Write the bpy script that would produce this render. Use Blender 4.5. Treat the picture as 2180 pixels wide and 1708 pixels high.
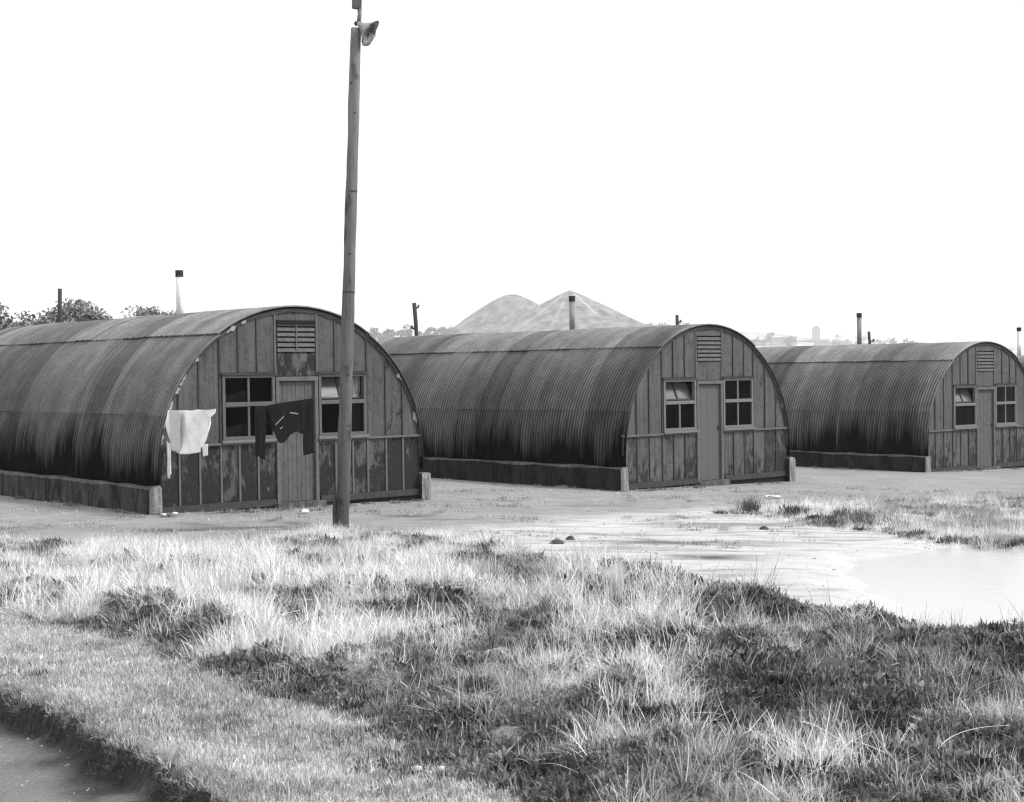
import bpy, math, random
import numpy as np
from math import sin, cos, pi, radians, sqrt, hypot, atan2
from mathutils import Vector, Matrix

scene = bpy.context.scene
for o in list(bpy.data.objects):
    bpy.data.objects.remove(o, do_unlink=True)
C = scene.collection
random.seed(7)
RNG = np.random.default_rng(11)

# ------------------------------------------------------------------ camera
cam_d = bpy.data.cameras.new('camera')
cam = bpy.data.objects.new('camera', cam_d)
C.objects.link(cam)
scene.camera = cam
PITCH = -math.atan(62.2/3266)
cam.matrix_world = (Matrix.Translation((0, 0, 2.014)) @ Matrix.Rotation(pi/2+PITCH, 4, 'X')
                    @ Matrix.Rotation(-0.0131, 4, 'Z'))
cam_d.sensor_width = 36.0
cam_d.lens = 36.0*3266/2179
cam_d.clip_start = 0.1
cam_d.clip_end = 12000
cam_d.dof.use_dof = True
cam_d.dof.focus_distance = 21.0
cam_d.dof.aperture_fstop = 13

# ------------------------------------------------------------------ world, sun, exposure
SUN_AZ, SUN_EL = radians(100), radians(48)      # azimuth clockwise from +Y
world = bpy.data.worlds.new('World')
scene.world = world
world.use_nodes = True
wn = world.node_tree
for n in list(wn.nodes):
    wn.nodes.remove(n)
sky = wn.nodes.new('ShaderNodeTexSky')
sky.sky_type = 'NISHITA'
sky.sun_disc = False
sky.sun_elevation = SUN_EL
sky.sun_rotation = SUN_AZ
sky.dust_density = 4.0
sky.air_density = 1.2
bw = wn.nodes.new('ShaderNodeRGBToBW')
ad = wn.nodes.new('ShaderNodeMath'); ad.operation = 'MULTIPLY_ADD'
ad.inputs[1].default_value = 0.45
ad.inputs[2].default_value = 8.1                 # the even white veil of an overcast sky
bg = wn.nodes.new('ShaderNodeBackground')
bg.inputs['Strength'].default_value = 0.12
wo = wn.nodes.new('ShaderNodeOutputWorld')
wn.links.new(sky.outputs[0], bw.inputs[0])
wn.links.new(bw.outputs[0], ad.inputs[0])
wn.links.new(ad.outputs[0], bg.inputs[0])
wn.links.new(bg.outputs[0], wo.inputs[0])

sd = bpy.data.lights.new('sun', 'SUN')
sun = bpy.data.objects.new('sun', sd)
C.objects.link(sun)
sd.energy = 2.9
sd.angle = radians(10)
sd.color = (1, 1, 1)
sdir = Vector((sin(SUN_AZ)*cos(SUN_EL), cos(SUN_AZ)*cos(SUN_EL), sin(SUN_EL)))
sun.rotation_euler = sdir.to_track_quat('Z', 'Y').to_euler()

scene.render.engine = 'CYCLES'
scene.view_settings.view_transform = 'Standard'
scene.view_settings.look = 'None'
scene.view_settings.exposure = 0.0
scene.view_settings.gamma = 1.0
scene.cycles.filter_width = 1.25
scene.cycles.volume_bounces = 1
scene.cycles.volume_step_rate = 10
scene.cycles.transparent_max_bounces = 12

# ------------------------------------------------------------------ helpers
def tag(o, label=None, cat=None, group=None, kind=None):
    if label: o['label'] = label
    if cat: o['category'] = cat
    if group: o['group'] = group
    if kind: o['kind'] = kind
    return o

def empty(name, loc=(0, 0, 0), rz=0.0):
    o = bpy.data.objects.new(name, None)
    o.empty_display_size = 0.3
    C.objects.link(o)
    o.location = loc
    o.rotation_euler = (0, 0, rz)
    return o

def link(name, me, parent=None):
    o = bpy.data.objects.new(name, me)
    C.objects.link(o)
    if parent: o.parent = parent
    return o

class MB:
    def __init__(s): s.v = []; s.f = []
    def add(s, vs, fs):
        b = len(s.v); s.v += [tuple(v) for v in vs]; s.f += [tuple(i+b for i in f) for f in fs]; return s
    def box(s, x0, x1, y0, y1, z0, z1):
        return s.add([(x0,y0,z0),(x1,y0,z0),(x1,y1,z0),(x0,y1,z0),(x0,y0,z1),(x1,y0,z1),(x1,y1,z1),(x0,y1,z1)],
                     [(0,3,2,1),(4,5,6,7),(0,1,5,4),(1,2,6,5),(2,3,7,6),(3,0,4,7)])
    def prism(s, poly, y0, y1):
        """poly of (x,z), counter-clockwise seen from -y, extruded in y"""
        n = len(poly)
        vs = [(x, y0, z) for x, z in poly]+[(x, y1, z) for x, z in poly]
        fs = [tuple(range(n)), tuple(range(2*n-1, n-1, -1))]
        fs += [(i, i+n, (i+1) % n+n, (i+1) % n) for i in range(n)]
        return s.add(vs, fs)
    def tube(s, pts, rad, n=8, cap=True):
        pts = [Vector(p) for p in pts]
        if not isinstance(rad, (list, tuple)): rad = [rad]*len(pts)
        b = len(s.v); vs = []; fs = []
        for i, p in enumerate(pts):
            d = (pts[min(i+1, len(pts)-1)]-pts[max(i-1, 0)]).normalized()
            a = Vector((1, 0, 0)) if abs(d.x) < .8 else Vector((0, 1, 0))
            e1 = d.cross(a).normalized(); e2 = d.cross(e1)
            for k in range(n):
                t = 2*pi*k/n
                vs.append(p+(e1*cos(t)+e2*sin(t))*rad[i])
        for i in range(len(pts)-1):
            for k in range(n):
                k2 = (k+1) % n
                fs.append((i*n+k, i*n+k2, (i+1)*n+k2, (i+1)*n+k))
        if cap:
            fs.append(tuple(range(n-1, -1, -1))); fs.append(tuple((len(pts)-1)*n+k for k in range(n)))
        return s.add(vs, fs)
    def mesh(s, name, mat=None, smooth=False):
        me = bpy.data.meshes.new(name)
        me.from_pydata(s.v, [], s.f)
        if mat: me.materials.append(mat)
        if smooth: me.polygons.foreach_set('use_smooth', [True]*len(me.polygons))
        me.update()
        return me
    def build(s, name, mat, parent=None, smooth=False):
        return link(name, s.mesh(name, mat, smooth), parent)

# numpy value noise
def _h(ix, iy, seed):
    n = (ix.astype(np.int64)*374761393+iy.astype(np.int64)*668265263+seed*1442695041) & 0xffffffff
    n = ((n ^ (n >> 13))*1274126177) & 0xffffffff
    return ((n ^ (n >> 16)) & 0xffff)/65535.0
def vnoise(x, y, seed=0):
    x = np.asarray(x, float); y = np.asarray(y, float)
    ix = np.floor(x); iy = np.floor(y); fx = x-ix; fy = y-iy
    fx = fx*fx*(3-2*fx); fy = fy*fy*(3-2*fy)
    a = _h(ix, iy, seed); b = _h(ix+1, iy, seed); c = _h(ix, iy+1, seed); d = _h(ix+1, iy+1, seed)
    return (a*(1-fx)+b*fx)*(1-fy)+(c*(1-fx)+d*fx)*fy
def fbm(x, y, seed=0, oct=4):
    s = 0; a = .5; t = 0
    x = np.asarray(x, float); y = np.asarray(y, float)
    for i in range(oct):
        s = s+a*vnoise(x*2**i+i*17.3, y*2**i-i*9.1, seed+i); t += a; a *= .5
    return s/t                                                      # 0..1
def sstep(a, b, x):
    t = np.clip((x-a)/(b-a), 0, 1); return t*t*(3-2*t)

def sdist(px, py, poly):
    """signed distance to polygon, positive inside"""
    px = np.asarray(px, float); py = np.asarray(py, float)
    d = np.full(px.shape, 1e9); ins = np.zeros(px.shape, bool)
    n = len(poly)
    for i in range(n):
        ax, ay = poly[i]; bx, by = poly[(i+1) % n]
        ex, ey = bx-ax, by-ay; wx, wy = px-ax, py-ay
        t = np.clip((wx*ex+wy*ey)/(ex*ex+ey*ey), 0, 1)
        d = np.minimum(d, (wx-ex*t)**2+(wy-ey*t)**2)
        c = ((ay <= py) & (by > py)) | ((by <= py) & (ay > py))
        with np.errstate(divide='ignore', invalid='ignore'):
            xi = ax+(py-ay)/(by-ay if by != ay else 1e-9)*ex
        ins ^= c & (px < xi)
    return np.where(ins, np.sqrt(d), -np.sqrt(d))

# ------------------------------------------------------------------ materials (all neutral greys: the photograph is black and white)
class NT:
    def __init__(s, name):
        s.m = bpy.data.materials.new(name); s.m.use_nodes = True
        s.t = s.m.node_tree; s.n = s.t.nodes
        s.bsdf = s.n['Principled BSDF']; s.out = s.n['Material Output']
        s.bsdf.inputs['Specular IOR Level'].default_value = 0.25
        s.bsdf.inputs['Roughness'].default_value = 0.85
    def new(s, t, **kw):
        n = s.n.new(t)
        for k, v in kw.items(): setattr(n, k, v)
        return n
    def l(s, a, b): s.t.links.new(a, b)
    def coord(s, sc=(1, 1, 1), kind='Object'):
        tc = s.new('ShaderNodeTexCoord'); mp = s.new('ShaderNodeMapping')
        mp.inputs['Scale'].default_value = sc
        s.l(tc.outputs[kind], mp.inputs[0]); return mp.outputs[0]
    def noise(s, co, scale=5, detail=4, rough=.6, dist=0):
        n = s.new('ShaderNodeTexNoise')
        n.inputs['Scale'].default_value = scale; n.inputs['Detail'].default_value = detail
        n.inputs['Roughness'].default_value = rough; n.inputs['Distortion'].default_value = dist
        if co: s.l(co, n.inputs['Vector'])
        return n.outputs['Fac']
    def math(s, op, a, b=None, c=None, clamp=False):
        n = s.new('ShaderNodeMath', operation=op); n.use_clamp = clamp
        for i, v in enumerate((a, b, c)):
            if v is None: continue
            if isinstance(v, (int, float)): n.inputs[i].default_value = v
            else: s.l(v, n.inputs[i])
        return n.outputs[0]
    def ramp(s, v, a, b, lo=0., hi=1.):
        n = s.new('ShaderNodeMapRange')
        n.inputs['From Min'].default_value = a; n.inputs['From Max'].default_value = b
        n.clamp = True; n.inputs['To Min'].default_value = lo; n.inputs['To Max'].default_value = hi
        s.l(v, n.inputs['Value']); return n.outputs[0]
    def mix(s, f, a, b):
        n = s.new('ShaderNodeMix'); n.data_type = 'FLOAT'
        for i, v in zip((0, 2, 3), (f, a, b)):
            if isinstance(v, (int, float)): n.inputs[i].default_value = v
            else: s.l(v, n.inputs[i])
        return n.outputs[0]
    def grey(s, v):
        s.l(v, s.bsdf.inputs['Base Color']) if not isinstance(v, (int, float)) else setattr(s.bsdf.inputs['Base Color'], 'default_value', (v, v, v, 1))
    def bump(s, v, strength=.3, dist=.01):
        b = s.new('ShaderNodeBump'); b.inputs['Strength'].default_value = strength; b.inputs['Distance'].default_value = dist
        s.l(v, b.inputs['Height']); s.l(b.outputs[0], s.bsdf.inputs['Normal'])
    def rnd(s):
        return s.new('ShaderNodeObjectInfo').outputs['Random']
    def attr(s, name, kind='GEOMETRY'):
        n = s.new('ShaderNodeAttribute', attribute_name=name); n.attribute_type = kind
        return n.outputs['Fac']

def m_plain(name, g, var=.25, scale=12, rough=.85, bump=.2):
    t = NT(name); n = t.noise(t.coord(), scale, 5, .65)
    t.grey(t.ramp(n, .25, .75, g*(1-var), g*(1+var))); t.bsdf.inputs['Roughness'].default_value = rough
    t.bump(n, bump, .005); return t.m

def m_iron(name, g, lowdark):
    """old corrugated sheet: own tone per sheet, streaks running down round the arc, fine grain"""
    t = NT(name)
    # streaks run on from sheet to sheet: place along the length of the huts, and height
    ge = t.new('ShaderNodeNewGeometry'); dt = t.new('ShaderNodeVectorMath', operation='DOT_PRODUCT')
    t.l(ge.outputs['Position'], dt.inputs[0]); dt.inputs[1].default_value = (-.762, .648, 0); S_ = dt.outputs['Value']
    dv = t.new('ShaderNodeVectorMath', operation='DOT_PRODUCT'); t.l(ge.outputs['Position'], dv.inputs[0]); dv.inputs[1].default_value = (.648, .762, 0)
    sz = t.new('ShaderNodeSeparateXYZ'); t.l(ge.outputs['Position'], sz.inputs[0])
    def hc(ks, kz, ku=.25):
        c = t.new('ShaderNodeCombineXYZ'); t.l(t.math('MULTIPLY', S_, ks), c.inputs[0]); t.l(t.math('MULTIPLY', sz.outputs[2], kz), c.inputs[1]); t.l(t.math('MULTIPLY', dv.outputs['Value'], ku*kz), c.inputs[2]); return c.outputs[0]
    wn_ = t.new('ShaderNodeTexWhiteNoise'); wn_.noise_dimensions = '1D'; t.l(t.math('FLOOR', t.math('ADD', t.math('DIVIDE', S_, .625), t.math('MULTIPLY', t.noise(hc(0, .6), 1.0, 1), .25))), wn_.inputs['W'])
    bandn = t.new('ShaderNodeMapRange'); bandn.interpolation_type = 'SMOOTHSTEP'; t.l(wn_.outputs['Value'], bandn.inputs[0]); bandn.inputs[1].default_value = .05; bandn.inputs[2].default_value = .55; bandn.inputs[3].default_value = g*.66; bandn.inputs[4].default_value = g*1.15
    tone = bandn.outputs[0]
    r = t.rnd(); tone = t.math('MULTIPLY', tone, t.ramp(r, 0, 1, .93, 1.07))
    st = t.noise(hc(1.5, .30), 1.0, 4, .65, .2)
    tone = t.math('MULTIPLY', tone, t.ramp(st, .3, .7, .66, 1.32))
    st2 = t.noise(hc(9, .35), 1.0, 3, .6)
    tone = t.math('MULTIPLY', tone, t.ramp(st2, .3, .7, .92, 1.08))
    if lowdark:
        # shade of the lower wall put into the colour, ending in ragged streaks
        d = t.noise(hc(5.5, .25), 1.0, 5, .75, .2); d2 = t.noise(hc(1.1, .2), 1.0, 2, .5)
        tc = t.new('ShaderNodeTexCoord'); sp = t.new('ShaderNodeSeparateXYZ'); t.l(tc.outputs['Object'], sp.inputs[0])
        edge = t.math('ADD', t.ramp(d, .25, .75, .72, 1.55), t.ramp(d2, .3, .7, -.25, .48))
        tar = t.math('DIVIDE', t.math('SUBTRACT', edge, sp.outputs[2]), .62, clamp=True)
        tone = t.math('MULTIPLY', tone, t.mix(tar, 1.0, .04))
    fine = t.noise(t.coord((1, 1, 1)), 45, 3, .8)
    tone = t.math('MULTIPLY', tone, t.ramp(fine, .3, .7, .68, 1.32))
    rust = t.noise(hc(2.0, 1.6, 1), 1.6, 5, .7); tone = t.math('MULTIPLY', tone, t.ramp(rust, .35, .65, .78, 1.15))
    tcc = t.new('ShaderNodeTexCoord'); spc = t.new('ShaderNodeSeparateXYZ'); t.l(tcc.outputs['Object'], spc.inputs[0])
    # light and shade of the ribs painted in: crests paler, valleys darker
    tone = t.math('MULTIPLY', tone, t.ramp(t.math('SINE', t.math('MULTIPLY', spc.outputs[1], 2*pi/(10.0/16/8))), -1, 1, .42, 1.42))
    t.grey(tone)
    t.bsdf.inputs['Roughness'].default_value = .8
    t.bsdf.inputs['Specular IOR Level'].default_value = .06 if lowdark else .2
    t.bump(fine, .25, .003)
    return t.m

def m_peel(name, paint, under, amount, lowamount):
    """painted panel whose paint has come away in ragged vertical patches, more of it on the lower boards"""
    t = NT(name)
    co = t.coord((2.6, 2.6, 1.05))
    info = t.new('ShaderNodeObjectInfo')
    off = t.new('ShaderNodeVectorMath', operation='ADD')
    t.l(co, off.inputs[0])
    cmb = t.new('ShaderNodeCombineXYZ'); t.l(t.math('MULTIPLY', info.outputs['Random'], 9.0), cmb.inputs[0])
    t.l(t.math('MULTIPLY', info.outputs['Random'], 5.0), cmb.inputs[2])
    t.l(cmb.outputs[0], off.inputs[1])
    n = t.noise(off.outputs[0], 2.3, 9, .74, .5)
    tc = t.new('ShaderNodeTexCoord'); sp = t.new('ShaderNodeSeparateXYZ'); t.l(tc.outputs['Object'], sp.inputs[0])
    low = t.ramp(sp.outputs[2], 1.0, .9, 0, 1)
    foot = t.ramp(sp.outputs[2], .8, .1, 0, .08)
    th = t.math('ADD', t.mix(low, amount, lowamount), t.math('MULTIPLY', foot, low))
    th = t.math('ADD', th, t.ramp(info.outputs['Random'], 0, 1, -.05, .05))
    th = t.math('ADD', th, t.ramp(sp.outputs[0], 3.85, 4.25, 0, .075))
    mask = t.math('DIVIDE', t.math('SUBTRACT', th, n), .065, clamp=True)
    f = t.noise(t.coord((1, 1, 1)), 60, 3, .7)
    big = t.noise(t.coord((1, 1, .6)), 2.2, 3, .6)
    p = t.math('MULTIPLY', t.ramp(f, .3, .7, paint*.74, paint*1.26), t.ramp(big, .3, .7, .80, 1.14))
    run = t.noise(t.coord((16, 16, .8)), 1.0, 4, .7, .3); p = t.math('MULTIPLY', p, t.ramp(run, .32, .6, .66, 1.08))
    gr = t.noise(t.coord((4, 4, 3)), 2.5, 5, .75); p = t.math('MULTIPLY', p, t.ramp(gr, .33, .5, .62, 1.0))
    u = t.ramp(t.noise(t.coord((3, 3, 1)), 14, 4, .7), .3, .7, under*.55, under*1.5)
    t.grey(t.mix(mask, p, u))
    t.bump(t.math('ADD', t.math('MULTIPLY', mask, -.6), t.math('MULTIPLY', f, .3)), .35, .004)
    return t.m

M = {}
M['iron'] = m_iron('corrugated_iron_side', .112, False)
M['iron_crown'] = m_iron('corrugated_iron_crown', .145, False)  # crown painted paler than the sides to carry the fall of light
M['iron_low'] = m_iron('corrugated_iron_shaded_foot', .10, True)
M['peel1'] = m_peel('peeling_paint_strong', .094, .020, .385, .525)
M['peel_over'] = m_peel('peeling_paint_over_door', .115, .020, .52, .52)
M['peel2'] = m_peel('peeling_paint_slight', .104, .026, .40, .475)
M['door1'] = m_plain('door_boards_worn', .10, .35, 7)
M['door2'] = m_plain('door_painted', .108, .12, 20)
M['trim'] = m_plain('painted_timber', .12, .3, 14)
M['batten_low'] = m_plain('batten_bare', .12, .25, 20)
M['batten'] = m_plain('batten_dark', .05, .35, 12)
M['frame'] = m_plain('window_frame_grey', .11, .2, 18)
M['frame_pale'] = m_plain('window_frame_pale', .165, .2, 18)
M['dark'] = m_plain('tarred_felt', .01, .4, 8)
M['fascia'] = m_plain('arch_fascia', .055, .5, 10)
M['lime'] = m_plain('lime_mortar', .32, .3, 25)
M['cap'] = m_plain('sooty_metal', .035, .4, 15)
M['post'] = m_plain('old_post_timber', .05, .35, 20)
M['wire'] = m_plain('wire', .12, .1, 10)
M['interior'] = m_plain('interior_lining', .015, .3, 5)
M['curtain'] = m_plain('curtain_cloth', .16, .3, 9)
M['paper'] = m_plain('white_scrap', .75, .1, 9)
M['stone'] = m_plain('dark_clod', .06, .4, 9)
M['soil_bare'] = m_plain('bare_dark_soil', .07, .5, 30, .95, .8)
M['bloom'] = m_plain('faded_bloom', .5, .2, 40)
M['stone_pale'] = m_plain('pale_stone', .6, .2, 9)

def m_cloth(name, g, scale=9):
    t = NT(name); n = t.noise(t.coord(), scale, 4, .6); f = t.noise(t.coord(), 120, 2, .6)
    t.grey(t.math('MULTIPLY', t.ramp(n, .3, .7, g*.9, g*1.1), t.ramp(f, .3, .7, .93, 1.07)))
    t.bump(f, .2, .002); return t.m
M['white_cloth'] = m_cloth('white_cotton', .86)
M['grey_cloth'] = m_cloth('grey_cotton', .58)
M['dark_cloth'] = m_cloth('dark_serge', .013)
M['pale_trim'] = m_cloth('pale_trim', .42)

def m_concrete(name, g, dark):
    t = NT(name)
    st = t.noise(t.coord((5, 3.2, 1.0)), 1.5, 6, .75, .5)
    f = t.noise(t.coord(), 30, 4, .7)
    v = t.math('MULTIPLY', t.ramp(st, .38, .64, g*(1-dark), g*(1+dark*1.6)), t.ramp(f, .3, .7, .55, 1.45))
    t.grey(v); t.bump(st, .6, .02); return t.m
M['plinth_side'] = m_concrete('plinth_shaded_side', .030, .97)  # shade of the side wall put into the colour, with dark streaks
M['plinth_side_far'] = m_concrete('plinth_shaded_side_black', .014, .8)
M['plinth_top'] = m_concrete('plinth_paler_top', .08, .5)
M['plinth_end'] = m_concrete('plinth_lit_end', .20, .45)  # same concrete, painted brighter as the lit end

def m_wood():
    t = NT('pole_timber')
    g1 = t.noise(t.coord((14, 14, .5)), 2.0, 5, .7, .4)
    kn = t.noise(t.coord((3, 3, 1.6)), 2.2, 2, .5)
    f = t.noise(t.coord(), 45, 3, .7)
    v = t.math('MULTIPLY', t.ramp(g1, .3, .7, .08, .16), t.ramp(kn, .28, .42, .45, 1.0))
    v = t.math('MULTIPLY', v, t.ramp(f, .3, .7, .8, 1.2))
    tc = t.new('ShaderNodeTexCoord'); sp = t.new('ShaderNodeSeparateXYZ'); t.l(tc.outputs['Object'], sp.inputs[0])
    v = t.math('MULTIPLY', v, t.ramp(sp.outputs[2], 0.0, 1.9, .50, 1.0))
    v = t.math('MULTIPLY', v, t.ramp(sp.outputs[2], 3.0, 6.5, 1.0, 1.7))
    t.grey(v); t.bump(g1, .5, .006); return t.m
M['pole'] = m_wood()

def m_pipe(name, base):
    """whitewashed stove pipe, sooty towards the mouth"""
    t = NT(name)
    n = t.noise(t.coord((3, 3, 1)), 3, 4, .6)
    t.grey(t.ramp(n, .3, .7, base*.7, base*1.3)); return t.m
M['pipe_white'] = m_pipe('stove_pipe_whitewashed', .80)
M['pipe_grey'] = m_pipe('stove_pipe_grey', .24)

def m_glass():
    t = NT('window_glass')
    n = t.noise(t.coord(), 6, 3, .6)
    tr = t.new('ShaderNodeBsdfTransparent'); tr.inputs[0].default_value = (.5, .5, .5, 1)
    gl = t.new('ShaderNodeBsdfGlossy'); gl.inputs['Roughness'].default_value = .06; gl.inputs[0].default_value = (.9, .9, .9, 1)
    fr = t.new('ShaderNodeFresnel'); fr.inputs[0].default_value = 1.13
    mx = t.new('ShaderNodeMixShader')
    t.l(fr.outputs[0], mx.inputs[0]); t.l(tr.outputs[0], mx.inputs[1]); t.l(gl.outputs[0], mx.inputs[2])
    df = t.new('ShaderNodeBsdfDiffuse'); df.inputs[0].default_value = (.25, .25, .25, 1)
    m2 = t.new('ShaderNodeMixShader'); t.l(t.ramp(n, .45, .8, .0, .012), m2.inputs[0])
    t.l(mx.outputs[0], m2.inputs[1]); t.l(df.outputs[0], m2.inputs[2])
    t.l(m2.outputs[0], t.out.inputs[0]); return t.m
M['glass'] = m_glass()
t_ = NT('sky_catching_glass'); t_.grey(.10); t_.bsdf.inputs['Roughness'].default_value = .15
t_.bsdf.inputs['Specular IOR Level'].default_value = 1.0; M['glass_open'] = t_.m

# ------------------------------------------------------------------ terrain
VERGE = [(-30, 30), (-14, 18.6), (-9, 16.0), (-6, 14.4), (-4.55, 13.2), (-4.2, 12.95), (-2.83, 11.7), (-2.2, 10.75), (-1.65, 9.78), (-1.02, 9.12), (-.5, 8.3), (-.28, 7.75), (-.05, 7.25), (.7, 5.0), (1.6, 1)]
MEADOW = ([(-14, 19.0), (-9, 18.3), (-6.0, 18.0), (-4.9, 17.8), (-3.7, 17.8), (-2.8, 18.1), (-2.1, 19.0), (-1.4, 18.4), (-.5, 17.8), (.03, 16.6), (.5, 15.4), (.85, 14.6), (1.35, 14.15),
           (1.92, 13.45), (2.42, 13.0), (2.62, 12.25), (2.9, 11.7), (3.27, 11.2), (3.65, 10.9), (5.0, 9.4), (8, 6.6), (10, 1)] + [(1.6, 1), (.7, 5.0), (-.05, 7.25), (-.28, 7.75), (-.5, 8.3), (-1.02, 9.12), (-1.65, 9.78), (-2.2, 10.75), (-2.83, 11.7), (-4.2, 12.95), (-4.55, 13.2), (-6, 14.4), (-9, 16.0), (-14, 18.6)])
ROAD = [(-14, 15.0), (-8, 11.4), (-5.2, 10.35), (-4.1, 10.1), (-3.2, 9.86), (-2.65, 9.2), (-2.18, 8.45), (-1.38, 7.34), (-.7, 6.1), (.5, 1), (-30, 1), (-30, 18)]
BACKGRASS = [(3.1, 23.0), (4.6, 24.3), (6.2, 25.4), (9.0, 26.6), (14, 29), (16, 18), (9, 16.6), (6.3, 17.2), (5.4, 18.0), (4.9, 19.4), (4.2, 21.2), (3.5, 22.3)]
PUDDLE = [(3.3, 15.3), (3.2, 14.2), (3.1, 13.0), (3.5, 12.0), (4.2, 10.8), (7, 8.6), (14, 8), (14, 16.3), (9, 16.9), (6.3, 17.5), (5.3, 17.9), (4.6, 17.8), (3.9, 17.0)]
SANDY = [(-1.0, 20.3), (-.9, 18.2), (-.1, 16.0), (.9, 14.0), (2.0, 12.4), (3.4, 10.6), (8, 6), (14, 6), (14, 19), (7, 19.5), (4.9, 20.2), (4.1, 22.0), (3.4, 23.6), (4.4, 25.0), (2.9, 24.4), (1.2, 22.9)]
WATER_Z = -0.135

def masks(x, y):
    wob = (fbm(x*1.3, y*1.3, 3, 3)-.5)*.9
    return dict(meadow=sdist(x, y, MEADOW)+wob*.5, road=sdist(x, y, ROAD)+wob*.18, back=sdist(x, y, BACKGRASS)+wob*.9,
                puddle=sdist(x, y, PUDDLE)+wob*.8, sandy=sdist(x, y, SANDY)+wob*1.0)

DAMP = [(-4.4, 20.1, .65, .22, .9), (-3.2, 20.2, .55, .16, .8), (-3.3, 21.4, .10, .5, .7), (-3.0, 20.8, .10, .4, .8), (-1.55, 22.4, .35, .22, .8), (1.9, 18.3, 1.0, .30, .95), (2.2, 16.7, .5, .26, 1.0), (3.1, 20.9, .9, .32, .8), (1.1, 19.4, .5, .15, .6), (2.6, 22.3, .8, .2, .4),
        (1.3, 17.4, .6, .12, .5), (-1.0, 21.7, .5, .15, .4), (-7.2, 20.6, .9, .3, .4), (1.2, 24.4, .8, .25, .35)]
def damp(x, y):
    wx = x+(fbm(x*3, y*3, 131, 2)-.5)*.35; wy = y+(fbm(x*3, y*3, 137, 2)-.5)*.35; d = np.zeros_like(x)
    for bx, by, rx, ry, s_ in DAMP: d = np.maximum(d, s_*np.exp(-(((wx-bx)/rx)**2+((wy-by)/ry)**2)))
    return d
def height(x, y, full=False):
    x = np.asarray(x, float); y = np.asarray(y, float)
    m = masks(x, y)
    t = (x+5.26)*.72+(y-22.55)*.69
    z = -.0235*np.clip(t, 0, 34)
    z = z+(fbm(x*.5, y*.5, 21, 3)-.5)*.05*sstep(40, 25, np.abs(y))
    ms = sstep(0, .45, m['meadow'])
    hum = fbm(x*1.25+5, y*1.1, 33, 3)
    z = z+ms*(.09+((hum-.45)*.46+(fbm(x*3.6, y*3.6, 5, 2)-.5)*.20)*(.35+.65*sstep(17.5, 13, y)))
    z = z-sstep(-.03, .10, m['road']+(fbm(x*4, y*4, 8, 2)-.5)*.12)*.19-sstep(.1, .5, m['road'])*.02
    bs = sstep(0, .6, m['back'])
    z = z+bs*(.01+(fbm(x*1.1, y*1.1, 41, 2)-.4)*.09)
    ps = sstep(-.5, .6, m['puddle'])*(1-ms)*(1-bs)
    base = z*(1-ps)+(WATER_Z-.09)*ps
    s = sstep(0, .8, m['sandy'])*(1-ms)*(1-bs)*(1-ps)
    base = base+s*((fbm(x*.8, y*2.2, 51, 3)-.5)*.03)
    if full: return base, m
    return base

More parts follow.
